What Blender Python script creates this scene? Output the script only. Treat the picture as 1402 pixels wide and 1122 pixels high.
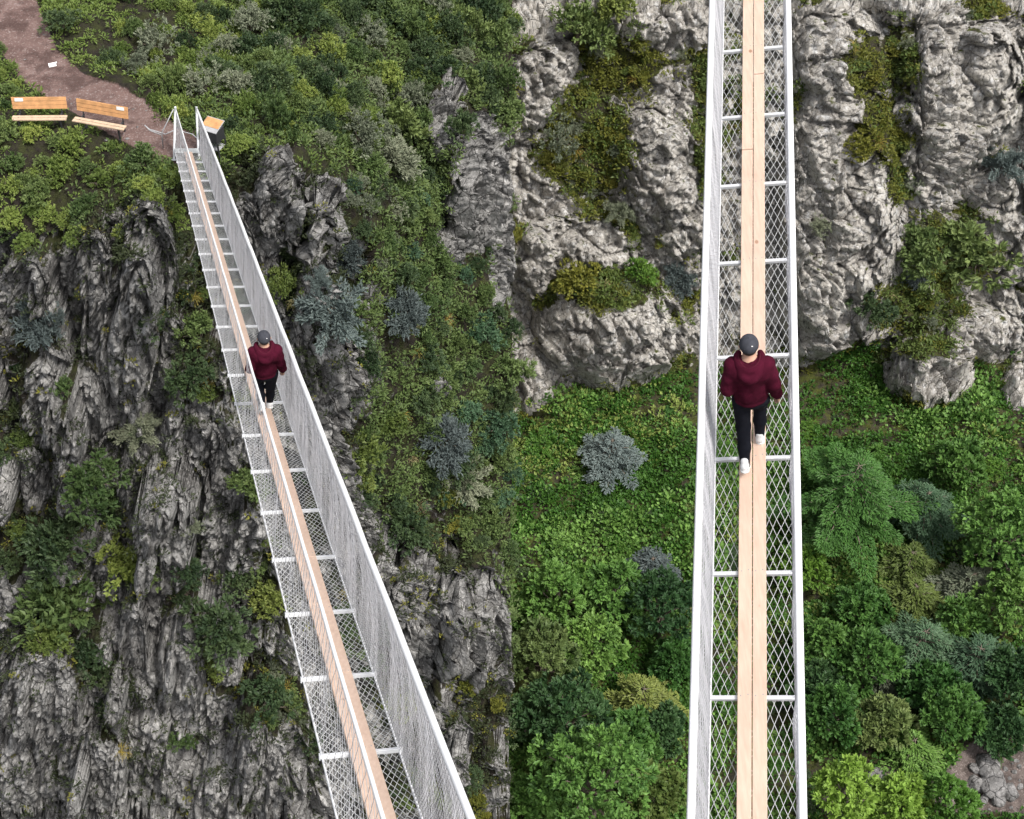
import bpy, math
import numpy as np
from mathutils import Vector, Matrix

# ------------------------------------------------------------------ scene, camera, light
for o in list(bpy.data.objects):
    bpy.data.objects.remove(o)
SC = bpy.context.scene
COL = SC.collection
F, PITCH = 2100.0, math.radians(46)          # focal length in photo pixels (1402 wide), camera pitch
CAM = np.array([0., 0., 60.])
FW = np.array([0, math.cos(PITCH), -math.sin(PITCH)])
UP = np.array([0, math.sin(PITCH), math.cos(PITCH)])
RT = np.array([1., 0, 0])
cd = bpy.data.cameras.new('camera'); cam = bpy.data.objects.new('camera', cd); COL.objects.link(cam)
cam.location = CAM; cam.rotation_euler = (math.pi/2 - PITCH, 0, 0)
cd.sensor_width = 36; cd.lens = F/1402*36; cd.clip_start = 0.5; cd.clip_end = 6000
SC.camera = cam

SUN_EL, SUN_AZ = math.radians(60), math.radians(128)      # azimuth from +Y, clockwise
w = bpy.data.worlds.new('World'); SC.world = w; w.use_nodes = True
nt = w.node_tree; nt.nodes.clear()
sky = nt.nodes.new('ShaderNodeTexSky'); sky.sky_type = 'NISHITA'; sky.sun_disc = False
sky.sun_elevation = SUN_EL; sky.sun_rotation = SUN_AZ
sky.air_density = 1.0; sky.dust_density = 4.0; sky.ozone_density = 0.6
bg = nt.nodes.new('ShaderNodeBackground'); bg.inputs[1].default_value = 0.115
hs = nt.nodes.new('ShaderNodeHueSaturation'); hs.inputs['Saturation'].default_value = 0.35
wo = nt.nodes.new('ShaderNodeOutputWorld')
nt.links.new(sky.outputs[0], hs.inputs['Color']); nt.links.new(hs.outputs[0], bg.inputs[0]); nt.links.new(bg.outputs[0], wo.inputs[0])
sl = bpy.data.lights.new('sun', 'SUN'); sl.energy = 2.0; sl.angle = math.radians(11); sl.color = (1, .965, .91)
so = bpy.data.objects.new('sun', sl); COL.objects.link(so)
sd = Vector((math.sin(SUN_AZ)*math.cos(SUN_EL), math.cos(SUN_AZ)*math.cos(SUN_EL), math.sin(SUN_EL)))
so.rotation_euler = sd.to_track_quat('Z', 'Y').to_euler(); so.location = sd*200
vs = SC.view_settings; vs.view_transform = 'Standard'; vs.look = 'None'; vs.gamma = 1; vs.use_curve_mapping = False
vs.exposure = 0.92
SC.cycles.max_bounces = 6; SC.cycles.diffuse_bounces = 3; SC.cycles.transmission_bounces = 3; SC.cycles.transparent_max_bounces = 4

# ------------------------------------------------------------------ helpers: pixels, noise
def ray(x, y):
    x = np.asarray(x, float); y = np.asarray(y, float)
    return FW + ((x-701)/F)[..., None]*RT + ((561-y)/F)[..., None]*UP
def proj(p):
    q = np.asarray(p) - CAM; z = q@FW
    return 701 + F*(q@RT)/z, 561 - F*(q@UP)/z, z
def nrm(v): return v/np.maximum(np.linalg.norm(v, axis=-1, keepdims=True), 1e-9)

M32 = np.int64(0xffffffff)
def ihash(ix, iy, iz, seed):
    h = (ix*374761393 + iy*668265263 + iz*1442695041 + seed*1274126177) & M32
    h = ((h ^ (h >> 13))*1274126177) & M32
    h = ((h ^ (h >> 15))*2246822519) & M32
    return h ^ (h >> 16)
def vnoise(p, seed=0):
    i = np.floor(p).astype(np.int64); f = p - i; f = f*f*(3-2*f); r = 0
    for dx in (0, 1):
        for dy in (0, 1):
            for dz in (0, 1):
                wgt = (f[:, 0] if dx else 1-f[:, 0])*(f[:, 1] if dy else 1-f[:, 1])*(f[:, 2] if dz else 1-f[:, 2])
                r = r + wgt*(ihash(i[:, 0]+dx, i[:, 1]+dy, i[:, 2]+dz, seed)/4294967296.0)
    return r*2-1
def fbm(p, oct=4, seed=0):
    r, a = 0, 1.
    for k in range(oct):
        r = r + a*vnoise(p*2**k, seed+k*17); a *= .5
    return r/1.9
def worley(p, seed=0):
    i = np.floor(p).astype(np.int64); n = len(p)
    f1 = np.full(n, 9.); f2 = np.full(n, 9.); cid = np.zeros(n, np.int64); vec = np.zeros((n, 3))
    for dx in (-1, 0, 1):
        for dy in (-1, 0, 1):
            for dz in (-1, 0, 1):
                c = i + (dx, dy, dz)
                h = ihash(c[:, 0], c[:, 1], c[:, 2], seed)
                o = np.stack([(h & 1023)/1023., ((h >> 10) & 1023)/1023., ((h >> 20) & 1023)/1023.], 1)
                v = p - (c + o); d = np.sqrt((v*v).sum(1))
                m = d < f1
                f2 = np.where(m, f1, np.minimum(f2, d)); f1 = np.where(m, d, f1)
                cid = np.where(m, h, cid); vec[m] = v[m]
    return f1, f2, cid, vec

# ------------------------------------------------------------------ helpers: objects
def tag(o, label=None, cat=None, group=None, kind=None):
    if label: o['label'] = label
    if cat: o['category'] = cat
    if group: o['group'] = group
    if kind: o['kind'] = kind
    return o
def mesh_data(name, V, Fc, mats, attrs=None, smooth=True, matidx=None):
    """V (n,3); Fc: (m,k) array or list of arrays (different k)"""
    me = bpy.data.meshes.new(name)
    V = np.asarray(V, np.float32)
    Fl = Fc if isinstance(Fc, list) else [Fc]
    Fl = [np.asarray(f, np.int32) for f in Fl if len(f)]
    loops = np.concatenate([f.ravel() for f in Fl])
    tot = np.concatenate([np.full(len(f), f.shape[1], np.int32) for f in Fl])
    st = np.concatenate([[0], np.cumsum(tot)[:-1]]).astype(np.int32)
    me.vertices.add(len(V)); me.vertices.foreach_set('co', V.ravel())
    me.loops.add(len(loops)); me.loops.foreach_set('vertex_index', loops)
    me.polygons.add(len(tot)); me.polygons.foreach_set('loop_start', st); me.polygons.foreach_set('loop_total', tot)
    if matidx is not None: me.polygons.foreach_set('material_index', np.asarray(matidx, np.int32))
    me.polygons.foreach_set('use_smooth', np.full(len(tot), bool(smooth)))
    for m in (mats if isinstance(mats, (list, tuple)) else [mats]): me.materials.append(m)
    for k, a in (attrs or {}).items():
        at = me.attributes.new(k, 'FLOAT', 'POINT'); at.data.foreach_set('value', np.asarray(a, np.float32))
    me.update(calc_edges=True)
    return me
def obj(name, me, parent=None, loc=(0, 0, 0)):
    o = bpy.data.objects.new(name, me); COL.objects.link(o); o.location = loc
    if parent: o.parent = parent
    return o
def empty(name, loc, mat=None):
    o = bpy.data.objects.new(name, None); COL.objects.link(o); o.empty_display_size = .2
    if mat is not None: o.matrix_world = mat
    else: o.location = loc
    return o
class MB:
    """collects boxes and tubes into one mesh"""
    def __init__(s): s.V = []; s.Q = []; s.T = []; s.n = 0
    def add(s, V, Q=None, T=None):
        V = np.asarray(V, float)
        if Q is not None and len(Q): s.Q.append(np.asarray(Q)+s.n)
        if T is not None and len(T): s.T.append(np.asarray(T)+s.n)
        s.V.append(V); s.n += len(V); return s
    def box(s, c, hx, hy, hz, bev=0.0):
        """c centre, hx, hy, hz half-axis vectors; bev chamfers all edges"""
        c, hx, hy, hz = [np.asarray(a, float) for a in (c, hx, hy, hz)]
        L = [np.linalg.norm(a) for a in (hx, hy, hz)]; A = [a/l for a, l in zip((hx, hy, hz), L)]
        b = min(bev, min(L)*.45)
        if b <= 0:
            V = [c+sx*hx+sy*hy+sz*hz for sx in (-1, 1) for sy in (-1, 1) for sz in (-1, 1)]
            return s.add(V, [(0, 1, 3, 2), (4, 6, 7, 5), (0, 4, 5, 1), (2, 3, 7, 6), (0, 2, 6, 4), (1, 5, 7, 3)])
        V, idx = [], {}
        for sx in (-1, 1):
            for sy in (-1, 1):
                for sz in (-1, 1):
                    for ax in range(3):
                        l = [L[k]-(0 if k == ax else b) for k in range(3)]
                        idx[sx, sy, sz, ax] = len(V); V.append(c+sx*l[0]*A[0]+sy*l[1]*A[1]+sz*l[2]*A[2])
        Q, T = [], []
        for ax in range(3):
            o1, o2 = [k for k in range(3) if k != ax]
            for sg in (-1, 1):
                f = []
                for a_, b_ in ((-1, -1), (1, -1), (1, 1), (-1, 1)):
                    k = [0, 0, 0]; k[ax] = sg; k[o1] = a_; k[o2] = b_; f.append(idx[(*k, ax)])
                Q.append(f)
            for a_ in (-1, 1):
                for b_ in (-1, 1):
                    f = []
                    for sg, which in ((-1, o1), (1, o1), (1, o2), (-1, o2)):
                        k = [0, 0, 0]; k[ax] = sg; k[o1] = a_; k[o2] = b_; f.append(idx[(*k, which)])
                    Q.append(f)
        for sx in (-1, 1):
            for sy in (-1, 1):
                for sz in (-1, 1): T.append([idx[sx, sy, sz, k] for k in range(3)])
        return s.add(V, Q, T)
    def tube(s, P, r, n=8, cap=True):
        P = np.asarray(P, float); m = len(P)
        r = np.broadcast_to(np.asarray(r, float), (m,))
        t = np.gradient(P, axis=0); t = nrm(t)
        ref = np.array([0, 0, 1.]) if abs(t[0][2]) < .9 else np.array([1., 0, 0])
        a = nrm(np.cross(t, ref)); b = np.cross(t, a)
        an = np.arange(n)/n*2*math.pi
        V = P[:, None]+r[:, None, None]*(np.cos(an)[None, :, None]*a[:, None]+np.sin(an)[None, :, None]*b[:, None])
        i = np.arange(m-1)[:, None]*n; j = np.arange(n)[None]; k = (j+1) % n
        Q = np.stack([i+j, i+k, i+n+k, i+n+j], -1).reshape(-1, 4)
        V = V.reshape(-1, 3); T = []
        if cap:
            V = np.vstack([V, P[:1], P[-1:]])
            T = [(m*n, (q+1) % n, q) for q in range(n)]+[(m*n+1, (m-1)*n+q, (m-1)*n+(q+1) % n) for q in range(n)]
        return s.add(V, Q, T)
    def arr(s):
        return np.vstack(s.V), ([np.vstack(s.Q)] if s.Q else [])+([np.vstack(s.T)] if s.T else [])
    def build(s, name, mat, parent=None, loc=(0, 0, 0), smooth=False):
        V, Fc = s.arr()
        return obj(name, mesh_data(name, V, Fc, mat, smooth=smooth), parent, loc)

# ------------------------------------------------------------------ materials
def mat_new(name):
    m = bpy.data.materials.new(name); m.use_nodes = True
    t = m.node_tree; t.nodes.clear()
    out = t.nodes.new('ShaderNodeOutputMaterial')
    return m, t, out
def N(t, typ, **kw):
    n = t.nodes.new(typ)
    for k, v in kw.items():
        if k.startswith('i_'):
            key = k[2:]; n.inputs[int(key) if key.isdigit() else key].default_value = v
        else: setattr(n, k, v)
    return n
def ramp(t, stops, fac):
    r = t.nodes.new('ShaderNodeValToRGB'); el = r.color_ramp.elements
    while len(el) < len(stops): el.new(.5)
    for e, (p, c) in zip(el, stops):
        e.position = p; e.color = (*c, 1) if len(c) == 3 else c
    t.links.new(fac, r.inputs[0]); return r.outputs[0]
def noise(t, scale, detail=4, rough=.55, vec=None):
    n = N(t, 'ShaderNodeTexNoise'); n.inputs['Scale'].default_value = scale; n.inputs['Detail'].default_value = detail; n.inputs['Roughness'].default_value = rough
    if vec is not None: t.links.new(vec, n.inputs['Vector'])
    return n.outputs['Fac']
def mixc(t, fac, a, b, mode='MIX'):
    m = t.nodes.new('ShaderNodeMix'); m.data_type = 'RGBA'; m.blend_type = mode
    for v, s in ((fac, 0), (a, 6), (b, 7)):
        if isinstance(v, (int, float)): m.inputs[s].default_value = v
        elif isinstance(v, tuple): m.inputs[s].default_value = (*v, 1)
        else: t.links.new(v, m.inputs[s])
    return m.outputs[2]
def math_(t, op, a, b=0.0, clamp=False):
    m = t.nodes.new('ShaderNodeMath'); m.operation = op; m.use_clamp = clamp
    for k, v in enumerate((a, b)):
        if isinstance(v, (int, float)): m.inputs[k].default_value = v
        else: t.links.new(v, m.inputs[k])
    return m.outputs[0]
def simple(name, col, rough=.6, metal=0.0, var=.12, scale=8., bump=0.0, bscale=60., spec=.5):
    m, t, out = mat_new(name); p = N(t, 'ShaderNodeBsdfPrincipled'); t.links.new(p.outputs[0], out.inputs[0])
    tc = N(t, 'ShaderNodeTexCoord').outputs['Object']
    n = noise(t, scale, 5, .6, tc)
    c = ramp(t, [(.3, tuple(x*(1-var) for x in col)), (.7, tuple(min(1, x*(1+var)) for x in col))], n)
    t.links.new(c, p.inputs['Base Color']); p.inputs['Specular IOR Level'].default_value = spec; p.inputs['Roughness'].default_value = rough; p.inputs['Metallic'].default_value = metal
    if bump:
        b = N(t, 'ShaderNodeBump'); b.inputs['Strength'].default_value = bump; b.inputs['Distance'].default_value = .01
        t.links.new(noise(t, bscale, 4, .6, tc), b.inputs['Height']); t.links.new(b.outputs[0], p.inputs['Normal'])
    return m
def leaf_mat(name, a, b, trans=.22, var=.6):
    m, t, out = mat_new(name)
    at = N(t, 'ShaderNodeAttribute', attribute_name='tint').outputs['Fac']
    oi = N(t, 'ShaderNodeObjectInfo').outputs['Random']
    geo = N(t, 'ShaderNodeNewGeometry').outputs['Position']
    c = mixc(t, at, a, b)
    big = noise(t, .9, 3, .6, geo)
    v = math_(t, 'ADD', math_(t, 'MULTIPLY', oi, var), math_(t, 'MULTIPLY', big, .7)); v = math_(t, 'ADD', v, .36)
    h = N(t, 'ShaderNodeHueSaturation'); t.links.new(c, h.inputs['Color']); t.links.new(v, h.inputs['Value'])
    hu = math_(t, 'ADD', math_(t, 'MULTIPLY', oi, -.035), .515); t.links.new(hu, h.inputs['Hue'])
    p = N(t, 'ShaderNodeBsdfPrincipled'); p.inputs['Roughness'].default_value = .55; p.inputs['Specular IOR Level'].default_value = .3
    tr = N(t, 'ShaderNodeBsdfTranslucent'); mx = N(t, 'ShaderNodeMixShader'); mx.inputs[0].default_value = trans
    t.links.new(h.outputs[0], p.inputs['Base Color']); t.links.new(h.outputs[0], tr.inputs['Color'])
    t.links.new(p.outputs[0], mx.inputs[1]); t.links.new(tr.outputs[0], mx.inputs[2]); t.links.new(mx.outputs[0], out.inputs[0])
    return m
LEAF = {
    'scrub': leaf_mat('leaf_scrub', (.035, .048, .02), (.075, .09, .038)),
    'mid':   leaf_mat('leaf_mid', (.062, .105, .032), (.135, .19, .06)),
    'dark':  leaf_mat('leaf_dark', (.03, .056, .024), (.075, .115, .045)),
    'light': leaf_mat('leaf_light', (.11, .17, .035), (.24, .30, .075)),
    'sage':  leaf_mat('leaf_sage', (0.115, 0.142, 0.088), (0.216, 0.236, 0.162)),
    'blue':  leaf_mat('leaf_blue', (.085, .112, .108), (.155, .19, .182)),
    'moss':  leaf_mat('leaf_moss', (0.095, 0.115, 0.020), (0.203, 0.203, 0.034)),
    'gold':  leaf_mat('leaf_gold', (0.216, 0.176, 0.034), (0.405, 0.324, 0.081)),
    'straw': leaf_mat('leaf_straw', (0.297, 0.257, 0.121), (0.513, 0.432, 0.230)),
    'fern':  leaf_mat('leaf_fern', (.034, .098, .014), (.09, .19, .026)),
    'lush':  leaf_mat('leaf_lush', (.048, .12, .024), (.14, .275, .058)),
    'pine':  leaf_mat('leaf_pine', (0.041, 0.092, 0.047), (0.088, 0.155, 0.081)),
    'canopy': leaf_mat('leaf_canopy', (.036, .098, .02), (.105, .215, .045)),
    'deep':  leaf_mat('leaf_deep', (.022, .06, .02), (.065, .13, .042)),
    'bright': leaf_mat('leaf_bright', (.10, .20, .028), (.18, .32, .055)),
    'olive': leaf_mat('leaf_olive', (.075, .115, .025), (.155, .20, .05)),
}
BARK = simple('bark', (.16, .13, .10), .9, var=.3, scale=14)
def rock_mat(name, dark, mid, light, moss, soil, earth=((.10, .062, .055), (.165, .108, .096), (.25, .18, .165))):
    m, t, out = mat_new(name); p = N(t, 'ShaderNodeBsdfPrincipled'); t.links.new(p.outputs[0], out.inputs[0])
    g = N(t, 'ShaderNodeNewGeometry'); pos = g.outputs['Position']
    mp = N(t, 'ShaderNodeMapping'); mp.inputs['Scale'].default_value = (1, 1, .6); t.links.new(pos, mp.inputs[0]); st = mp.outputs[0]
    fine = noise(t, 7, 8, .75, pos)
    base = ramp(t, [(.28, dark), (.5, mid), (.72, light)], noise(t, .55, 9, .68, st))
    lich = noise(t, 2.6, 8, .7, pos)
    base = mixc(t, ramp(t, [(.52, (0, 0, 0)), (.64, (.75,)*3)], lich), base, tuple(min(.6, x*1.3) for x in light))
    base = mixc(t, ramp(t, [(.56, (0, 0, 0)), (.68, (.85,)*3)], noise(t, 1.5, 7, .7, st)), base, tuple(x*.55 for x in dark))
    vo = N(t, 'ShaderNodeTexVoronoi', feature='DISTANCE_TO_EDGE'); vo.inputs['Scale'].default_value = 1.7
    wv = N(t, 'ShaderNodeVectorMath', operation='ADD'); nz = N(t, 'ShaderNodeTexNoise'); nz.inputs['Scale'].default_value = 1.2; nz.inputs['Detail'].default_value = 5
    t.links.new(st, nz.inputs['Vector']); t.links.new(st, wv.inputs[0]); nsc = N(t, 'ShaderNodeVectorMath', operation='SCALE'); nsc.inputs['Scale'].default_value = .3; t.links.new(nz.outputs['Color'], nsc.inputs[0]); t.links.new(nsc.outputs[0], wv.inputs[1]); t.links.new(wv.outputs[0], vo.inputs['Vector'])
    crack = ramp(t, [(0, (1, 1, 1)), (.035, (0, 0, 0))], vo.outputs['Distance'])
    base = mixc(t, math_(t, 'MULTIPLY', crack, .55), base, tuple(x*.4 for x in dark))
    spk = N(t, 'ShaderNodeTexVoronoi'); spk.inputs['Scale'].default_value = 9; t.links.new(pos, spk.inputs['Vector'])
    base = mixc(t, ramp(t, [(.12, (.5,)*3), (.2, (0, 0, 0))], spk.outputs['Distance']), base, tuple(min(.7, x*1.6) for x in light))
    base = mixc(t, ramp(t, [(.36, (.8,)*3), (.47, (0, 0, 0))], fine), base, tuple(x*.5 for x in dark))
    base = mixc(t, ramp(t, [(.56, (0, 0, 0)), (.66, (.7,)*3)], fine), base, tuple(min(.7, x*1.35) for x in light))
    nz_ = N(t, 'ShaderNodeSeparateXYZ'); t.links.new(g.outputs['Normal'], nz_.inputs[0])
    veg = N(t, 'ShaderNodeAttribute', attribute_name='veg').outputs['Fac']
    mfac = math_(t, 'ADD', math_(t, 'MULTIPLY', nz_.outputs['Z'], .55), math_(t, 'MULTIPLY', veg, .9))
    mfac = math_(t, 'ADD', mfac, math_(t, 'MULTIPLY', noise(t, 1.1, 7, .7, pos), 1.3))
    mf = ramp(t, [(.5, (0, 0, 0)), (.62, (1, 1, 1))], math_(t, 'SUBTRACT', mfac, .72))
    gc = mixc(t, ramp(t, [(.42, (0, 0, 0)), (.58, (1, 1, 1))], noise(t, 2.2, 6, .65, pos)), soil, moss)
    gc = mixc(t, ramp(t, [(.5, (0, 0, 0)), (.7, (.8,)*3)], noise(t, 5.5, 5, .6, pos)), gc, tuple(x*.45 for x in soil))
    base = mixc(t, mf, base, gc)
    path = N(t, 'ShaderNodeAttribute', attribute_name='path').outputs['Fac']
    dirt = ramp(t, [(.3, earth[0]), (.55, earth[1]), (.75, earth[2])], noise(t, 1.6, 9, .7, pos))
    dirt = mixc(t, ramp(t, [(.55, (0, 0, 0)), (.63, (.8,)*3)], noise(t, 14, 6, .75, pos)), dirt, (.34, .29, .27))
    dirt = mixc(t, ramp(t, [(.5, (0, 0, 0)), (.6, (.7,)*3)], noise(t, .9, 6, .7, pos)), dirt, tuple(x*.62 for x in earth[0]))
    pf = ramp(t, [(.35, (0, 0, 0)), (.6, (1, 1, 1))], math_(t, 'ADD', path, math_(t, 'MULTIPLY', math_(t, 'SUBTRACT', noise(t, 2.4, 6, .7, pos), .5), 1.3)))
    base = mixc(t, pf, base, dirt)
    t.links.new(base, p.inputs['Base Color']); p.inputs['Roughness'].default_value = .92; p.inputs['Specular IOR Level'].default_value = .15
    h = math_(t, 'ADD', noise(t, 5, 10, .72, st), math_(t, 'MULTIPLY', math_(t, 'MULTIPLY', crack, -.5), math_(t, 'SUBTRACT', 1.0, math_(t, 'MAXIMUM', mf, pf))))
    h = math_(t, 'MULTIPLY', h, math_(t, 'SUBTRACT', 1.0, math_(t, 'MULTIPLY', pf, .5)))
    b = N(t, 'ShaderNodeBump'); b.inputs['Strength'].default_value = .9; b.inputs['Distance'].default_value = .17
    t.links.new(h, b.inputs['Height']); t.links.new(b.outputs[0], p.inputs['Normal'])
    return m
ROCK_L = rock_mat('basalt_cliff', (.085, .08, .077), (.235, .23, .222), (.43, .42, .405), (.038, .042, .016), (.030, .025, .021))
ROCK_R = rock_mat('lichen_cliff', (.16, .148, .135), (.40, .375, .34), (.58, .55, .50), (.06, .07, .016), (.045, .04, .028), ((.07, .055, .05), (.13, .105, .095), (.22, .19, .175)))
BOULD = rock_mat('stream_boulder', (.11, .105, .10), (.19, .185, .18), (.28, .27, .265), (.06, .06, .03), (.1, .08, .07))

def steel(name, col, rough): return simple(name, col, rough, 0.0, .06, 3., .05, 30)
WHITE = steel('white_sheath', (.82, .82, .83), .4)
GALV = steel('galvanised_bar', (.72, .73, .75), .38)
ROPE = simple('white_rope', (.6, .61, .61), .6, var=.08)
ROPE2 = simple('side_net_wire', (.46, .46, .485), .5, var=.1)
PLATE = simple('landing_steel', (.5, .52, .52), .5, var=.12, scale=4)
def wood_mat(name, a, b, k, axis):
    m, t, out = mat_new(name); p = N(t, 'ShaderNodeBsdfPrincipled'); t.links.new(p.outputs[0], out.inputs[0])
    tc = N(t, 'ShaderNodeTexCoord').outputs['Object']
    mp = N(t, 'ShaderNodeMapping'); mp.inputs['Rotation'].default_value = axis; mp.inputs['Scale'].default_value = (18, .9, 18); t.links.new(tc, mp.inputs[0])
    c = ramp(t, [(.3, a), (.7, b)], noise(t, 1.6, 6, .6, mp.outputs[0]))
    v = N(t, 'ShaderNodeTexVoronoi'); v.inputs['Scale'].default_value = 3.2
    mp2 = N(t, 'ShaderNodeMapping'); mp2.inputs['Scale'].default_value = (1, .7, 1); t.links.new(tc, mp2.inputs[0]); t.links.new(mp2.outputs[0], v.inputs['Vector'])
    c = mixc(t, ramp(t, [(.05, (.8,)*3), (.085, (0, 0, 0))], v.outputs['Distance']), c, k)
    big = noise(t, .8, 3, .5, tc)
    c = mixc(t, ramp(t, [(.45, (0, 0, 0)), (.7, (.35,)*3)], big), c, tuple(x*.8 for x in a))
    t.links.new(c, p.inputs['Base Color']); p.inputs['Roughness'].default_value = .6
    return m
PINE_WOOD = wood_mat('planed_larch', (.68, .475, .36), (.80, .60, .475), (.34, .17, .09), (0, 0, -.1))
BENCH_WOOD = simple('bench_wood', (.52, .27, .115), .5, var=.25, scale=5)
BENCH_SEAT = simple('bench_seat_wood', (.50, .37, .26), .55, var=.2, scale=5)
BLACK = simple('black_metal', (.03, .03, .034), .45)
GREYM = simple('grey_metal', (.35, .35, .36), .45)
PAPER = simple('white_plate', (.8, .8, .78), .5, var=.04)
SKIN = simple('skin', (.52, .31, .22), .55, var=.08)
HOODIE = simple('maroon_fleece', (.052, .005, .015), .95, spec=.08, var=.25, scale=9, bump=.5, bscale=170)
TROUS = simple('black_cloth', (.010, .011, .016), .95, spec=.1, var=.25, scale=10)
SHOE = simple('white_shoe', (.78, .78, .78), .5, var=.05)
CAPM = simple('charcoal_cap', (.048, .05, .06), .95, spec=.1, var=.2, scale=20)
HAIR = simple('dark_hair', (.018, .014, .012), .7, var=.3, scale=40)

# ------------------------------------------------------------------ terrain
def sstep(a, b, x):
    t = np.clip((x-a)/(b-a), 0, 1); return t*t*(3-2*t)
def blur(A, k):
    for ax in (0, 1):
        for _ in range(2):
            pad = [(0, 0), (0, 0)]; pad[ax] = (k+1, k)
            c = np.cumsum(np.pad(A, pad, mode='edge'), axis=ax)
            A = (np.take(c, range(2*k+1, c.shape[ax]), ax)-np.take(c, range(0, c.shape[ax]-2*k-1), ax))/(2*k+1)
    return A
def ellmask(X, Y, L):
    m = np.zeros_like(X)
    for (cx, cy, rx, ry) in L:
        m = np.maximum(m, 1.35-np.sqrt(((X-cx)/rx)**2+((Y-cy)/ry)**2))
    return m
def axis_(segs):
    """segs: (start, end, step)"""
    return np.concatenate([np.arange(a, b, s, dtype=float) for a, b, s in segs])
def segdist(X, Y, pts):
    d = np.full(X.shape, 1e9)
    for (x0, y0, w0), (x1, y1, w1) in zip(pts[:-1], pts[1:]):
        vx, vy = x1-x0, y1-y0
        t = np.clip(((X-x0)*vx+(Y-y0)*vy)/(vx*vx+vy*vy), 0, 1)
        d = np.minimum(d, np.hypot(X-x0-t*vx, Y-y0-t*vy)/(w0+t*(w1-w0)))
    return d
def grid_faces(nr, nc):
    i = np.arange(nr-1)[:, None]*nc; j = np.arange(nc-1)[None]
    a = i+j
    return np.stack([a, a+nc, a+nc+1, a+1], -1).reshape(-1, 4)
def grid_normals(P):
    du = np.gradient(P, axis=1); dv = np.gradient(P, axis=0)
    n = nrm(np.cross(dv, du)); s = np.sign((n*(CAM-P)).sum(-1, keepdims=True)); s[s == 0] = 1
    return n*s

# ---- left headland with the cliff that carries the first bridge
xs = axis_([(-420, -30, 6), (-30, 701.1, 2)]); ys = axis_([(-420, -20, 14), (-20, 1135, 2), (1135, 1700, 12)])
X, Y = np.meshgrid(xs, ys)
tabL = {-420: [(-420, 75), (-150, 53), (0, 46), (200, 38.5), (330, 36.2), (700, 33), (1122, 28.5), (1700, 25)],
        60:   [(-420, 77), (-150, 54), (0, 46.8), (200, 38.6), (310, 36.3), (340, 35.9), (700, 33.2), (1122, 28.5), (1700, 25)],
        150:  [(-420, 77), (-150, 54), (0, 46.9), (180, 39.2), (270, 37), (300, 36.4), (700, 33.4), (1122, 28.5), (1700, 25)],
        235:  [(-420, 78), (-150, 55), (0, 47.2), (205, 38.3), (232, 37.5), (260, 36.9), (700, 33.8), (1122, 28.8), (1700, 25)],
        370:  [(-420, 79), (-150, 56), (0, 48), (190, 39), (206, 38.2), (600, 34.6), (1122, 29), (1700, 25)],
        460:  [(-420, 80), (-150, 57), (0, 50), (235, 39.8), (275, 38.3), (600, 35.4), (1122, 29.6), (1700, 25.5)],
        550:  [(-420, 82), (-150, 59), (0, 52), (270, 42.8), (420, 40), (700, 37.2), (1122, 30.6), (1700, 26)],
        640:  [(-420, 84), (-150, 61), (0, 54), (115, 48.4), (330, 44.6), (450, 42.6), (700, 39), (900, 35.2), (1122, 31.2), (1700, 26)],
        720:  [(-420, 86), (-150, 63), (0, 56), (130, 49.6), (380, 45.6), (600, 41.8), (900, 36.2), (1122, 31.4), (1700, 26)]}
def depth_from(tab, X, Y):
    ks = sorted(tab); C = np.stack([np.interp(Y[:, 0], *zip(*tab[k])) for k in ks], 1)
    fx = np.interp(X[0], ks, range(len(ks))); i = np.minimum(fx.astype(int), len(ks)-2); f = fx-i
    return C[:, i]*(1-f)+C[:, i+1]*f
def place_depth(X, Y, D):
    r = ray(X, Y); return CAM + r*(D/r[..., 1])[..., None]
D = blur(depth_from(tabL, X, Y), 5)
nbase = grid_normals(place_depth(X, Y, blur(D, 12)))
BULGE_L = [(205, 350, 40, 110, .9), (175, 450, 45, 110, .8), (128, 345, 27, 62, .9), (45, 385, 24, 50, .7), (60, 540, 40, 70, .7), (115, 570, 30, 60, .6), (225, 690, 60, 55, .9),
           (220, 740, 42, 80, .9), (270, 610, 40, 34, .7), (186, 865, 18, 62, .7), (160, 950, 16, 36, .6), (248, 905, 30, 80, .6), (50, 940, 60, 80, .8), (110, 1060, 70, 60, .6), (20, 670, 45, 50, .7),
           (372, 255, 22, 65, .8), (410, 270, 20, 80, .8), (448, 300, 24, 55, .9), (330, 335, 24, 60, .5), (440, 430, 28, 90, .8), (470, 520, 30, 70, .9), (505, 500, 22, 70, .7),
           (525, 370, 16, 45, .6), (612, 160, 30, 60, 1.0), (665, 240, 50, 90, 1.2), (590, 830, 50, 80, 1.0), (660, 840, 46, 90, 1.0), (390, 1060, 40, 90, .6), (345, 1010, 24, 60, .6), (630, 1030, 26, 40, .6), (600, 530, 12, 16, .6)]
for cx, cy, rx, ry, a in BULGE_L:
    q = ((X-cx)/rx)**2+((Y-cy)/ry)**2
    D -= a*1.7*np.clip(1-q*.7, 0, 1)**.8*sstep(1.35, .85, q)
ROCKS_L = [(c[0], c[1], c[2]*1.1, c[3]*1.05) for c in BULGE_L]+[(360, 330, 75, 110), (30, 1040, 60, 90), (100, 1000, 50, 70), (350, 480, 20, 60), (300, 760, 40, 60), (320, 900, 40, 60), (270, 1080, 70, 50), (640, 320, 40, 50), (690, 360, 25, 80), (650, 890, 60, 40)]
rockm = np.clip(ellmask(X, Y, ROCKS_L), 0, 1)
PATH_PTS = [(-60, -60, 55), (10, 10, 42), (50, 85, 32), (100, 125, 27), (160, 152, 30), (205, 180, 30), (240, 205, 26), (262, 200, 24)]
pathd = segdist(X, Y, PATH_PTS)
P0 = place_depth(X, Y, D); n0 = nbase
p = P0.reshape(-1, 3); nn = n0.reshape(-1, 3)
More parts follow.
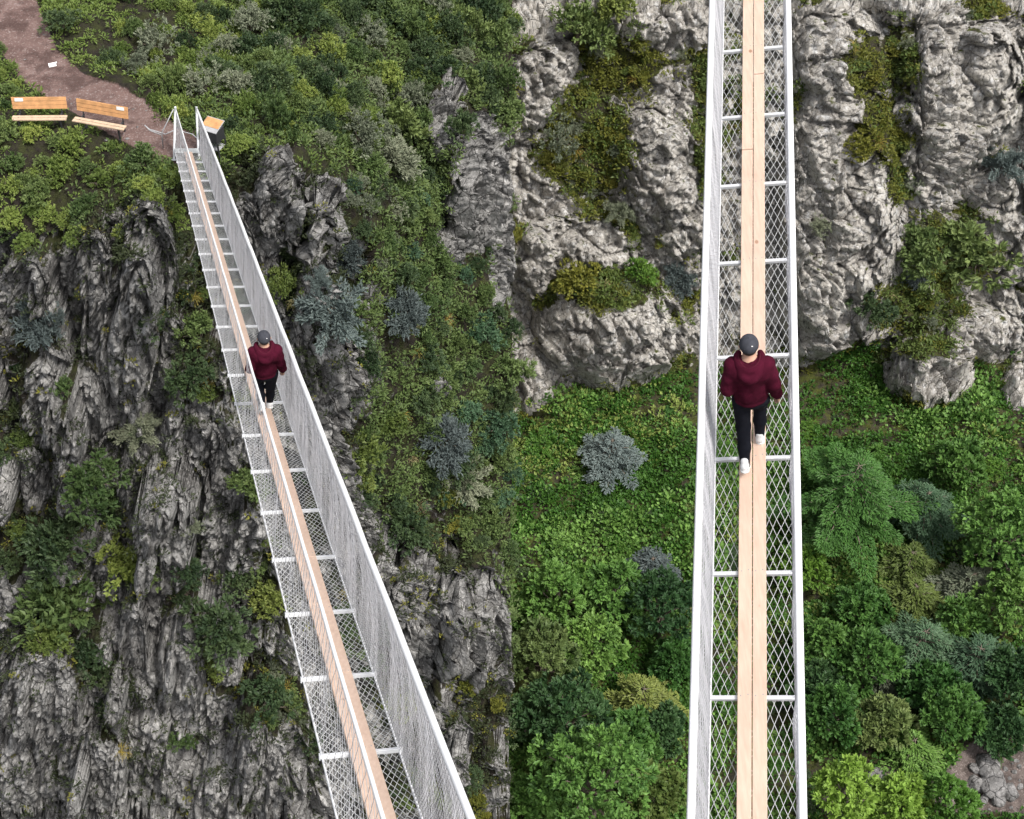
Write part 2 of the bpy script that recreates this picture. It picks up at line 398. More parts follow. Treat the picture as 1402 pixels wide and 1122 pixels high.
rk = sstep(.3, .6, np.maximum(rockm.ravel(), .50)+.5*fbm(p*np.array([.6, .6, .35]), 4, 5))
brinkY = np.interp(xs, [-420, 60, 150, 235, 300, 370, 460, 550, 600, 640, 701], [330, 325, 275, 238, 215, 196, 245, 420, 560, 760, 900])
face = sstep(-15, 25, (Y-brinkY[None]).ravel())            # below the brink: cliff
pth = sstep(1.15, .85, pathd).ravel()*(1-face)
gul0 = (sstep(470, 560, X)*sstep(200, 260, Y)*sstep(790, 640, Y)).ravel()
rk = rk*np.maximum(face*(1-gul0), sstep(.3, .6, rockm.ravel()+.28*fbm(p*.9, 4, 5))*(X.ravel() > 540))*(1-pth)
warp = np.stack([fbm(p*.45, 2, 41), fbm(p*.45, 2, 42), fbm(p*.3, 2, 43)], 1)*.16
qa = p+warp; qa = np.stack([(qa[:, 0]-.20*qa[:, 2])*.82, qa[:, 1]*.5, qa[:, 2]*.03], 1)
f1, f2, c1, v1 = worley(qa, 11)
qb = np.stack([qa[:, 0]*2.1, p[:, 1]*1.5, p[:, 2]*.05], 1); b1, b2, cb, vb = worley(qb, 15)
snap = -v1[:, 1]/.5*.8; snapb = -vb[:, 1]/1.5*.45
cell = ((c1 >> 3) & 255)/255.
g1, g2, c2, v2 = worley((p+warp*.6)*np.array([1.9, 1.9, .75]), 12)
cel2 = ((c2 >> 3) & 255)/255.
k1, k2, c3, v3 = worley((p+warp*.3)*np.array([4.6, 4.6, 2.6]), 13)
cel3 = ((c3 >> 3) & 255)/255.
tilt3 = sum(v3[:, a]*(((c3 >> sh) & 255)/255.-.5) for a, sh in ((0, 12), (1, 5), (2, 20)))
_, _, c4, _ = worley((p+warp*.2)*np.array([9, 9, 6.]), 14); cel4 = ((c4 >> 3) & 255)/255.
tilt = (v1[:, 0]*(((c1 >> 12) & 255)/255.-.5)+v1[:, 2]*(((c1 >> 20) & 255)/255.-.5))
tilt2 = (v2[:, 0]*(((c2 >> 12) & 255)/255.-.5)+v2[:, 2]*(((c2 >> 20) & 255)/255.-.5))
disp_r = (cell-.5)*1.0+(((cb >> 3) & 255)/255.-.5)*.3+(cel2-.5)*.42+tilt2*.8+(cel3-.5)*.2+tilt3*.5+(cel4-.5)*.07 - .55*np.exp(-(f2-f1)/.045)-.2*np.exp(-(b2-b1)/.05)-.16*np.exp(-(g2-g1)/.05)-.06*np.exp(-(k2-k1)/.06)+.07*fbm(p*2.2, 5, 3)
disp_v = .5*fbm(p*.55, 4, 21)+.12*fbm(p*2.5, 3, 22)
mix = np.clip(np.maximum(face*(1-gul0)*(.45+.55*rk), rk), 0, 1)
disp = disp_r*mix+disp_v*(1-mix)*(1-.9*pth)-.3*face*(1-rk)*(1-gul0)
PL = p+nn*disp[:, None]
PL[:, 1] += (snap+snapb)*np.clip(np.maximum(face*(1-gul0)*(.55+.45*rk), .7*rk*(X.ravel() > 540)), 0, 1)
PL = PL.reshape(P0.shape)
vegL = np.clip(1-rk, 0, 1); pathL = pth
# close the headland on its far side: the last columns turn away along the line of sight and down
side = []
last = PL[:, -1]; rdir = nrm(last-CAM); rdir[:, 2] *= .15; rdir = nrm(rdir)
for k, s in enumerate((.5, 1.5, 3, 5.5, 9, 14, 22, 34)):
    q = last+rdir*s+np.array([-.12*s, 0, 0])
    q = q+(.5*fbm(q*.8, 3, 77))[:, None]*np.array([-1, 0, 0])*min(1, s*.1)
    side.append(q)
PLx = np.concatenate([PL]+[s[:, None] for s in side], 1)
nr, nc = PLx.shape[:2]
ex = lambda a: np.concatenate([a.reshape(P0.shape[:2]), np.repeat(a.reshape(P0.shape[:2])[:, -1:], len(side), 1)], 1).ravel()
cl = obj('hill_cliff', mesh_data('hill_cliff', PLx.reshape(-1, 3), grid_faces(nr, nc), ROCK_L, {'veg': ex(vegL), 'path': ex(pathL)}))
tag(cl, kind='structure')
pixL = np.stack(proj(PL.reshape(-1, 3)), 1)
nL = grid_normals(PL).reshape(-1, 3)

# ---- right side: gorge floor and the far cliff
xs2 = axis_([(560, 690, 6), (690, 1412, 2), (1412, 1900, 6)]); ys2 = ys
X2, Y2 = np.meshgrid(xs2, ys2)
baseline = np.interp(xs2, [560, 705, 740, 765, 850, 905, 950, 1000, 1060, 1100, 1180, 1215, 1270, 1320, 1345, 1400, 1500], [590, 572, 566, 545, 528, 520, 506, 505, 508, 508, 470, 505, 540, 500, 478, 500, 520])
ang = PITCH-np.arctan((561-Y2)/F)
FLOOR = 60.0
Df = FLOOR/np.tan(ang)                                # (ray_y/ray_z) in the middle plane
r2 = ray(X2, Y2); Df = -FLOOR*r2[..., 1]/r2[..., 2]
rb = ray(xs2, baseline); Db = (-FLOOR*rb[:, 1]/rb[:, 2])
up_ = np.clip(baseline[None]-Y2, 0, None)
Dc = Db[None]*0+np.interp(xs2, [560, 1900], [61.5, 61.5])[None]*.35+Db[None]*.65 + 8.5*np.minimum(up_, 520)/520 + np.clip(up_-520, 0, None)*.055
D2 = np.where(Y2 < baseline[None], np.minimum(Dc, Df), Df)
D2 = blur(D2, 3)
nbase = grid_normals(place_depth(X2, Y2, blur(D2, 10)))
BULGE_R = [(840, 452, 108, 82, 3.2), (905, 225, 62, 100, 1.6), (935, 300, 40, 60, 1.2), (800, 335, 85, 45, 1.6), (728, 360, 34, 55, 1.4), (735, 110, 36, 70, 1.2), (905, 40, 60, 45, 1.0),
           (1150, 250, 85, 260, 2.4), (1115, 420, 50, 80, 1.2), (1190, 330, 55, 150, 1.2), (1320, 120, 85, 110, 2.4), (1290, 215, 60, 40, 1.4), (1370, 70, 45, 70, 1.0), (1365, 265, 40, 40, 1.0),
           (1275, 505, 66, 48, 2.4), (1345, 460, 60, 40, 1.4), (1400, 525, 30, 40, 1.2), (740, 520, 46, 50, 1.2), (770, 90, 30, 40, .8), (1130, 60, 55, 70, 1.0)]
for cx, cy, rx, ry, a in BULGE_R:
    q = ((X2-cx)/rx)**2+((Y2-cy)/ry)**2
    D2 -= a*np.clip(1-q, 0, 1)**.7
rockR = np.clip(ellmask(X2, Y2, [(c[0], c[1]+.12*c[3], c[2]*1.0, c[3]*.95) for c in BULGE_R]+[(1160, 30, 70, 60), (1390, 180, 30, 50)]), 0, 1)
MOSS_R = [(a, b, c*.82, d*.85) for a, b, c, d in [(835, 395, 85, 42), (800, 200, 85, 110), (960, 110, 20, 60), (1185, 95, 45, 60), (1200, 180, 32, 70), (1235, 90, 40, 50), (1300, 350, 95, 55), (1240, 420, 60, 45), (1265, 475, 50, 22), (850, 90, 60, 60), (1225, 250, 22, 40)]]
mossR = np.clip(ellmask(X2, Y2, MOSS_R), 0, 1)
P0 = place_depth(X2, Y2, D2); n0 = nbase; p = P0.reshape(-1, 3); nn = n0.reshape(-1, 3)
cliff = sstep(-6, 14, (baseline[None]-Y2).ravel())
for cx, cy, rx, ry, a in BULGE_R[:1]+BULGE_R[13:17]:
    cliff = np.maximum(cliff, sstep(1.05, .95, ((X2-cx)/rx)**2+((Y2-cy)/ry)**2).ravel())
rk = sstep(.25, .5, np.maximum(rockR.ravel(), .47)+.36*fbm(p*.5, 4, 55))*(1-.85*sstep(.3, .8, mossR.ravel()*1.05+.3*fbm(p*.5, 3, 57)))
rk = np.where(cliff > .5, rk, 0)
stream = sstep(1.25, .75, segdist(X2, Y2, [(1150, 1105, 26), (1215, 1078, 22), (1290, 1090, 22), (1345, 1062, 42), (1420, 1060, 52)]).ravel())
warp = np.stack([fbm(p*.3, 3, 61), fbm(p*.3, 3, 62), fbm(p*.3, 3, 63)], 1)*.45
f1, f2, c1, v1 = worley((p+warp)*np.array([.38, .38, .3]), 31)
g1, g2, c2, v2 = worley((p+warp*.7)*np.array([1.0, 1.0, .8]), 32)
k1, k2, c3, v3 = worley((p+warp*.4)*np.array([2.6, 2.6, 2.0]), 33)
tilt3 = sum(v3[:, a]*(((c3 >> s) & 255)/255.-.5) for a, s in ((0, 12), (1, 5), (2, 20)))
_, _, c4, _ = worley((p+warp*.2)*np.array([6., 6., 5.]), 35)
tilt = sum(v1[:, a]*(((c1 >> s) & 255)/255.-.5) for a, s in ((0, 12), (1, 5), (2, 20)))
tilt2 = sum(v2[:, a]*(((c2 >> s) & 255)/255.-.5) for a, s in ((0, 12), (1, 5), (2, 20)))
disp_r = (((c1 >> 3) & 255)/255.-.5)*1.6+tilt*1.6+((((c2 >> 3) & 255)/255.)-.5)*.7+tilt2*1.3+((((c3 >> 3) & 255)/255.)-.5)*.34+tilt3*.7+((((c4 >> 3) & 255)/255.)-.5)*.12 \
    - .55*np.exp(-(f2-f1)/.05)-.3*np.exp(-(g2-g1)/.05)-.1*np.exp(-(k2-k1)/.07)+.2*fbm(p*1.1, 6, 34)
disp_v = .9*fbm(p*.3, 4, 71)+.2*fbm(p*1.7, 3, 72)
mix = np.clip(cliff*(.5+.5*rk), 0, 1)
disp = disp_r*mix+disp_v*(1-mix)
PR = (p+nn*disp[:, None]).reshape(P0.shape)
vegR = np.clip(1-rk, 0, 1)
nr, nc = PR.shape[:2]
gr = obj('gorge_terrain', mesh_data('gorge_terrain', PR.reshape(-1, 3), grid_faces(nr, nc), ROCK_R, {'veg': vegR, 'path': stream}))
tag(gr, kind='structure')
pixR = np.stack(proj(PR.reshape(-1, 3)), 1)
nR = grid_normals(PR).reshape(-1, 3)
# ---- the wide ground under and behind everything
gx = np.linspace(-2500, 2500, 61); GX, GY = np.meshgrid(gx, gx)
rr = np.hypot(GX, GY-60); GZ = np.clip((rr-150)*.12, 0, 60)-14+12*fbm(np.stack([GX*.004, GY*.004, GX*0], -1).reshape(-1, 3), 3, 9).reshape(GX.shape)-12
V = np.stack([GX, GY, GZ], -1)
tag(obj('ground', mesh_data('ground', V.reshape(-1, 3), grid_faces(61, 61), ROCK_L, {'veg': np.ones(61*61), 'path': np.zeros(61*61)})), kind='structure')

PLf, PRf = PL.reshape(-1, 3), PR.reshape(-1, 3)
def on(px, py, sidename=None):
    """the terrain point seen at a photo pixel, and its normal"""
    left = (px < 701) if sidename is None else sidename == 'L'
    pix, Pt, nm = (pixL, PLf, nL) if left else (pixR, PRf, nR)
    d = np.hypot(pix[:, 0]-px, pix[:, 1]-py)
    k = np.argpartition(d, 8)[:8]
    k = k[np.argmin(pix[k, 2])]
    return Pt[k], nm[k]
rockLm, rockRm = 1-vegL, 1-vegR

# ------------------------------------------------------------------ foliage
class Fol:
    def __init__(s): s.V = []; s.t = []
    def leaves(s, c, ax, nm, L, W, tint):
        """diamond leaves: c base (n,3), ax direction, nm normal"""
        n = len(c); ax = nrm(ax); sd_ = nrm(np.cross(nm, ax)); up_ = np.cross(ax, sd_)
        L = np.broadcast_to(L, n)[:, None]; W = np.broadcast_to(W, n)[:, None]
        q = np.stack([c, c+ax*L*.5+sd_*W*.5+up_*L*.06, c+ax*L-up_*L*.12, c+ax*L*.5-sd_*W*.5+up_*L*.06], 1)
        s.V.append(q.reshape(-1, 3)); s.t.append(np.repeat(tint, 4))
    def arr(s):
        V = np.vstack(s.V); return V, np.arange(len(V)).reshape(-1, 4), np.clip(np.concatenate(s.t), 0, 1)
def randdir(rs, n, zmin=-1.):
    z = rs.uniform(zmin, 1, n); a = rs.uniform(0, 2*math.pi, n); r = np.sqrt(1-z*z)
    return np.stack([r*np.cos(a), r*np.sin(a), z], 1)
def lobes(fo, rs, cs, rads, per, L, W, spread=.55, zmin=-.35):
    for c, R in zip(cs, rads):
        n = int(per)
        d = randdir(rs, n, zmin); rad = R*rs.uniform(.35, 1, n)**.45
        # sub-tufts: pull leaves towards a few dozen tuft directions so the surface breaks up
        kt = max(6, n//14); td = randdir(rs, kt, zmin); near = np.argmax(d@td.T, 1)
        tr = rs.uniform(.6, 1.2, kt)
        d2 = nrm(d*.42+td[near]*.58); pos = c+d2*(rad*tr[near])[:, None]
        ax = nrm(d2+rs.normal(0, spread, (n, 3))+(0, 0, .15)); nm = nrm(np.array([0, 0, 1.])+.6*d2+rs.normal(0, .45, (n, 3)))
        s = rs.uniform(.7, 1.3, n)
        fo.leaves(pos, ax, nm, L*s, W*s, .1+.55*rs.random(n)+rs.normal(0, .16)+.6*(tr[near]-.75))
def stems_mb(rs, R, H, n, r):
    mb = MB()
    for k in range(n):
        a = rs.uniform(0, 2*math.pi); l = rs.uniform(.4, .85)
        e = np.array([math.cos(a)*R*l, math.sin(a)*R*l, H*rs.uniform(.5, .9)])
        m = e*.5*np.array([.7, .7, 1.2])+rs.normal(0, .04*R, 3)
        mb.tube([(0, 0, -.25*H), m, e], [r, r*.7, r*.3], 5, False)
    return mb
def bush_mesh(kind, seed, nl=9, per=150, L=.11, W=.06, flat=.75, stem=7):
    """unit bush, radius about 1"""
    rs = np.random.default_rng(seed); fo = Fol()
    d = randdir(rs, nl, -.05); cs = d*np.array([.62, .62, .62*flat])*rs.uniform(.65, 1.1, (nl, 1)); cs[0] = (0, 0, .35*flat)
    cs[:, 2] += .12
    lobes(fo, rs, cs, rs.uniform(.30, .5, nl), per, L, W)
    V, Q, t = fo.arr()
    sv, sf = stems_mb(rs, .7, .8*flat, stem, .022).arr()
    VV = np.vstack([V, sv]); Fc = np.vstack([Q, sf[0]+len(V)])
    return mesh_data('bush_'+kind, VV, Fc, [LEAF[kind], BARK], {'tint': np.concatenate([t, np.full(len(sv), .5)])}, smooth=False,
                     matidx=np.concatenate([np.zeros(len(Q)), np.ones(len(sf[0]))]))
def spray_mesh(kind, seed, nb=26, L=.15, W=.035):
    """juniper-like: branches of needle tufts, radius about 1"""
    rs = np.random.default_rng(seed); fo = Fol(); mb = MB()
    for k in range(nb):
        d = randdir(rs, 1, .05)[0]; l = rs.uniform(.6, 1.05); m = 9
        tt = np.linspace(.15, 1, m); P = d*np.array([1, 1, .75])*l*tt[:, None]; P[:, 2] += .1-.16*tt**2
        mb.tube(P[::4], [.018, .012, .006], 4, False)
        for q in range(2, m):
            n = 22
            dd = nrm(d+rs.normal(0, .65, (n, 3))); pos = P[q]+rs.normal(0, .055, (n, 3))
            fo.leaves(pos, dd, nrm(np.array([0, 0, 1.])+rs.normal(0, .6, (n, 3))), L*rs.uniform(.6, 1.2, n), W*np.ones(n)*1.3, rs.random(n)*.6+.45*tt[q]-.05+rs.normal(0, .1))
    V, Q, t = fo.arr(); sv, sf = mb.arr()
    return mesh_data('juniper_'+kind, np.vstack([V, sv]), np.vstack([Q, sf[0]+len(V)]), [LEAF[kind], BARK], {'tint': np.concatenate([t, np.full(len(sv), .5)])}, smooth=False,
                     matidx=np.concatenate([np.zeros(len(Q)), np.ones(len(sf[0]))]))
def tuft_mesh(kind, seed, n=90):
    """drooping grass tuft, radius about 1"""
    rs = np.random.default_rng(seed); fo = Fol()
    a = rs.uniform(0, 2*math.pi, n); d = np.stack([np.cos(a), np.sin(a), rs.uniform(.3, 1.6, n)], 1); d = nrm(d)
    p0 = rs.normal(0, .08, (n, 3)); l = rs.uniform(.6, 1.1, n)
    for s in range(3):
        seg = l*.4
        fo.leaves(p0, d, np.cross(d, rs.normal(0, 1, (n, 3))), seg*1.15, .05*(1-.25*s)*np.ones(n), rs.random(n)*.8+.1*s)
        p0 = p0+d*seg[:, None]; d = nrm(d+np.array([0, 0, -.62]))
    V, Q, t = fo.arr()
    return mesh_data('grass_'+kind, V, Q, LEAF[kind], {'tint': t}, smooth=False)
BUSH = {}
for k, kind in enumerate(('mid', 'dark', 'light', 'sage', 'moss', 'olive', 'fern', 'lush', 'gold', 'pine', 'canopy')):
    BUSH[kind] = [bush_mesh(kind, 100+k*10+q, nl=9+q*2, per=150 if kind != 'sage' else 130, L=.13 if kind != 'sage' else .1, W=.065 if kind != 'sage' else .05) for q in range(3)]
JUN = {kind: [spray_mesh(kind, 300+k*10+q) for q in range(2)] for k, kind in enumerate(('blue', 'sage', 'pine'))}
TUFT = {kind: [tuft_mesh(kind, 400+k*10+q) for q in range(3)] for k, kind in enumerate(('straw', 'gold', 'moss'))}

RS = np.random.default_rng(2024)
def put(name, me, P, r, nrm_, label, cat, group=None, flat=1.0, sink=.05, lean=.35):
    o = bpy.data.objects.new(name, me); COL.objects.link(o)
    z = Vector(nrm(np.array([0, 0, 1.])*(1-lean)+lean*np.asarray(nrm_)))
    q = z.to_track_quat('Z', 'Y').to_matrix().to_4x4()@Matrix.Rotation(RS.uniform(0, 6.28), 4, 'Z')
    o.matrix_world = Matrix.Translation(Vector(P)-z*(r*sink))@q@Matrix.Diagonal((r*RS.uniform(.9, 1.12), r*RS.uniform(.9, 1.12), r*flat*RS.uniform(.85, 1.1), 1))
    return tag(o, label, cat, group)
def radius_at(P, rpx): return rpx*((P-CAM)@FW)/F

# ---- stuff: carpets of low leaves
def carpet(name, mat, Pt, nm, wgt, n, per, R, L, W, seed, spread=.5):
    rs = np.random.default_rng(seed)
    k = rs.choice(len(Pt), n, p=wgt/wgt.sum())
    c = Pt[k]; nn = nrm(nm[k]*.5+(0, 0, .5))
    sz = rs.uniform(.55, 1.35, n)
    d = randdir(rs, n*per, .1)
    N_ = np.repeat(nn, per, 0); d = nrm(d+N_*.35)
    s = np.repeat(sz, per); rad = rs.uniform(.2, 1, n*per)**.5*R*s
    pos = np.repeat(c, per, 0)+d*rad[:, None]*np.array([1, 1, .7])-N_*.05
    ax = nrm(d+rs.normal(0, spread, d.shape)); nr_ = nrm(N_+.5*d+rs.normal(0, .4, d.shape))
    q = rs.uniform(.7, 1.25, n*per)
    fo = Fol(); fo.leaves(pos, ax, nr_, L*q*s**.5, W*q*s**.5, .5*rs.random(n*per)+np.repeat(rs.uniform(0, .5, n), per))
    V, Q, t = fo.arr()
    o = obj(name, mesh_data(name, V, Q, mat, {'tint': t}, smooth=False))
    return tag(o, kind='stuff')
areaL = np.linalg.norm(np.cross(np.gradient(PL, axis=0), np.gradient(PL, axis=1)), axis=-1).ravel()
areaR = np.linalg.norm(np.cross(np.gradient(PR, axis=0), np.gradient(PR, axis=1)), axis=-1).ravel()
areaL = np.minimum(areaL, 14*np.median(areaL)); areaR = np.minimum(areaR, 14*np.median(areaR))
inL = (pixL[:, 0] > -330)*(pixL[:, 1] > -120)*(pixL[:, 1] < 1300); inR = (pixR[:, 0] < 1800)*(pixR[:, 0] > 600)*(pixR[:, 1] > -120)*(pixR[:, 1] < 1300)
xL, yL = pixL[:, 0], pixL[:, 1]
patch = lambda Pt, sc, s: sstep(-.15, .25, fbm(Pt*sc, 3, s))
topL = (1-face)*(1-sstep(.1, .5, pathL)) if False else None
fL = sstep(-15, 25, (Y-brinkY[None]).ravel())
gully = sstep(470, 560, xL)*sstep(200, 260, yL)*sstep(780, 640, yL-.0*xL)
hillw = inL*vegL*(1-pathL)**3*np.maximum(1-fL, gully)
carpet('hillside_scrub', LEAF['mid'], PLf, nL, areaL*hillw*(.3+.7*patch(PLf, .35, 1))*sstep(230, 420, xL+.6*yL)+1e-12, 4300, 26, .34, .14, .065, 1)
carpet('hillside_grass', LEAF['light'], PLf, nL, areaL*hillw*(.15+patch(PLf, .3, 2))*(.25+sstep(480, 330, xL))*sstep(420, 280, yL)+1e-12, 3400, 24, .24, .13, .05, 2)
cliffw = inL*fL*np.maximum(vegL, .8*sstep(.55, .85, nL[:, 2]))*(1-gully)
carpet('ledge_plants', LEAF['scrub'], PLf, nL, areaL*cliffw*(.25+patch(PLf, .5, 3))+1e-12, 6000, 22, .27, .12, .055, 3)
carpet('ledge_moss', LEAF['moss'], PLf, nL, areaL*cliffw*patch(PLf, .6, 4)+1e-12, 1100, 20, .18, .1, .05, 4)
clR = cliff
carpet('cliff_moss', LEAF['moss'], PRf, nR, areaR*inR*clR*vegR*(.2+patch(PRf, .4, 5))+1e-12, 3200, 22, .36, .17, .08, 5)
carpet('cliff_herbs', LEAF['olive'], PRf, nR, areaR*inR*clR*vegR*(.1+patch(PRf, .4, 6))+1e-12, 1900, 22, .42, .2, .09, 6)
flR = inR*(1-clR)*(1-stream)**2
carpet('gorge_floor_cover', LEAF['fern'], PRf, nR, areaR*flR*(.35+patch(PRf, .35, 17))+1e-12, 6600, 34, .46, .16, .125, 7, .4)
carpet('gorge_floor_yellow', LEAF['light'], PRf, nR, areaR*flR*sstep(.05, .45, fbm(PRf*.16, 3, 91))+1e-12, 900, 24, .5, .2, .12, 9, .4)
carpet('gorge_floor_herbs', LEAF['lush'], PRf, nR, areaR*flR*patch(PRf, .25, 8)+1e-12, 2400, 26, .62, .2, .15, 8, .35)

# ---- individual shrubs
def scatter(n, box, kinds, rpx, weightf, label, cat, group, name='bush', src='bush', mind=.55, seedv=0, flat=(.9, 1.3)):
    rs = np.random.default_rng(seedv); made = []; tries = 0
    left = box[0] < 700
    Pt, nm, pix, vg = (PLf, nL, pixL, vegL) if left else (PRf, nR, pixR, vegR)
    sel = np.where((pix[:, 0] > box[0]) & (pix[:, 0] < box[2]) & (pix[:, 1] > box[1]) & (pix[:, 1] < box[3]))[0]
    wv = weightf(pix[sel, 0], pix[sel, 1])*vg[sel]**2*((areaL if left else areaR)[sel]**.5)
    if left: wv = wv*(1-pathL[sel])**4
    wv = wv/wv.sum(); ks = rs.choice(sel, min(len(sel), n*12), p=wv)
    for k in ks:
        if len(made) >= n: break
        r = rs.uniform(*rpx); x, y = pix[k, :2]
        if any((x-a)**2+(y-b)**2 < (mind*(r+c))**2 for a, b, c in made): continue
        made.append((x, y, r)); kind = kinds[rs.integers(len(kinds))]
        lib = {'bush': BUSH, 'jun': JUN, 'tuft': TUFT}[src][kind]
        P = Pt[k]; put(name, lib[rs.integers(len(lib))], P, radius_at(P, r), nm[k], label, cat, group, flat=rs.uniform(*flat))
one = lambda x, y: np.ones_like(x)
def above_path(x, y): return (y < np.interp(x, [0, 60, 110, 160, 230, 270], [-20, 30, 90, 120, 160, 190]))*1.
scatter(135, (70, -20, 701, 215), ['mid', 'mid', 'dark', 'light', 'sage'], (17, 44), lambda x, y: above_path(x, y)*sstep(150, 420, x+y*.3), 'leafy bush in the thicket on the hillside above the path', 'bush', 'green bushes on the upper hillside', seedv=1, flat=(1.1, 1.6))
scatter(30, (160, -20, 701, 200), ['dark'], (18, 40), lambda x, y: above_path(x, y)*sstep(180, 400, x), 'dark green rounded bush between lighter bushes on the upper hillside', 'bush', 'dark bushes on the upper hillside', seedv=2)
scatter(26, (70, 0, 480, 215), ['light'], (10, 22), lambda x, y: above_path(x, y), 'light green low bush on the slope beside the dirt path', 'bush', 'light bushes by the path', seedv=3)
scatter(14, (430, 90, 600, 300), ['sage'], (14, 26), one, 'grey green sage bush at the top of the gully', 'bush', 'sage bushes at the gully head', name='sagebush', seedv=4)
scatter(62, (480, 230, 701, 760), ['mid', 'mid', 'pine', 'dark'], (17, 38), lambda x, y: sstep(0, 60, x-np.interp(y, [230, 400, 560, 760], [450, 520, 560, 640])), 'green bush packed with others in the gully right of the cliff', 'bush', 'bushes in the gully', seedv=5)
scatter(30, (-10, 175, 245, 335), ['light', 'mid'], (15, 32), lambda x, y: (y > np.interp(x, [0, 100, 180, 245], [165, 185, 205, 225]))*1., 'fresh green bush on the cliff top below the benches', 'bush', 'bushes below the benches', seedv=6)
scatter(8, (-5, 60, 45, 150), ['light', 'mid'], (10, 18), one, 'green bush on the left side of the dirt path', 'bush', 'bushes left of the path', seedv=7)
scatter(80, (-10, 330, 620, 1130), ['dark', 'mid', 'dark', 'olive'], (14, 38), lambda x, y: sstep(0, -60, x-np.interp(y, [330, 560, 760, 1130], [480, 540, 620, 701]))*(1+2.5*(x < 230)*(y > 600)*(y < 930)), 'green bush rooted in a crevice of the grey columnar cliff', 'bush', 'dark bushes on the columnar cliff', seedv=8)
scatter(30, (-10, 330, 701, 1130), ['sage'], (8, 17), lambda x, y: 1.*(x < 560), 'small grey leaved bush clinging to the columnar cliff', 'bush', 'grey bushes on the columnar cliff', name='sagebush', seedv=9)
scatter(26, (-10, 330, 620, 1130), ['straw', 'gold'], (9, 19), one, 'tuft of drooping straw coloured grass on the columnar cliff', 'grass tuft', 'straw tufts on the columnar cliff', name='grass_tuft', src='tuft', seedv=10)
scatter(14, (560, 640, 701, 1130), ['dark', 'moss'], (14, 30), lambda x, y: sstep(800, 960, y+.0*x)+.2, 'dark scrub bush below the rock outcrop right of the netting', 'bush', 'scrub below the right outcrop', seedv=11)
scatter(70, (705, -10, 1402, 470), ['moss', 'olive'], (9, 20), lambda x, y: (y < np.interp(x, xs2, baseline)-25)*1., 'olive green cushion of moss and herbs on the pale lichen cliff', 'plant', 'moss cushions on the pale cliff', name='moss_cushion', seedv=12, flat=(.45, .8))
scatter(34, (705, 20, 1402, 460), ['sage'], (8, 19), lambda x, y: (y < np.interp(x, xs2, baseline)-25)*1., 'grey green bush growing on the pale lichen cliff', 'bush', 'grey bushes on the pale cliff', name='sagebush', seedv=13)
scatter(22, (705, 0, 1402, 460), ['gold', 'straw', 'moss'], (8, 16), lambda x, y: (y < np.interp(x, xs2, baseline)-25)*1., 'yellow grass tuft hanging on the pale lichen cliff', 'grass tuft', 'yellow tufts on the pale cliff', name='grass_tuft', src='tuft', seedv=14)
scatter(120, (705, 540, 1402, 1110), ['fern', 'fern', 'lush', 'olive', 'dark', 'canopy'], (9, 32), lambda x, y: (y > np.interp(x, xs2, baseline)+20)*1., 'low green shrub in the undergrowth of the gorge floor', 'bush', 'undergrowth shrubs on the gorge floor', name='undergrowth_shrub', seedv=15, flat=(.4, .65))
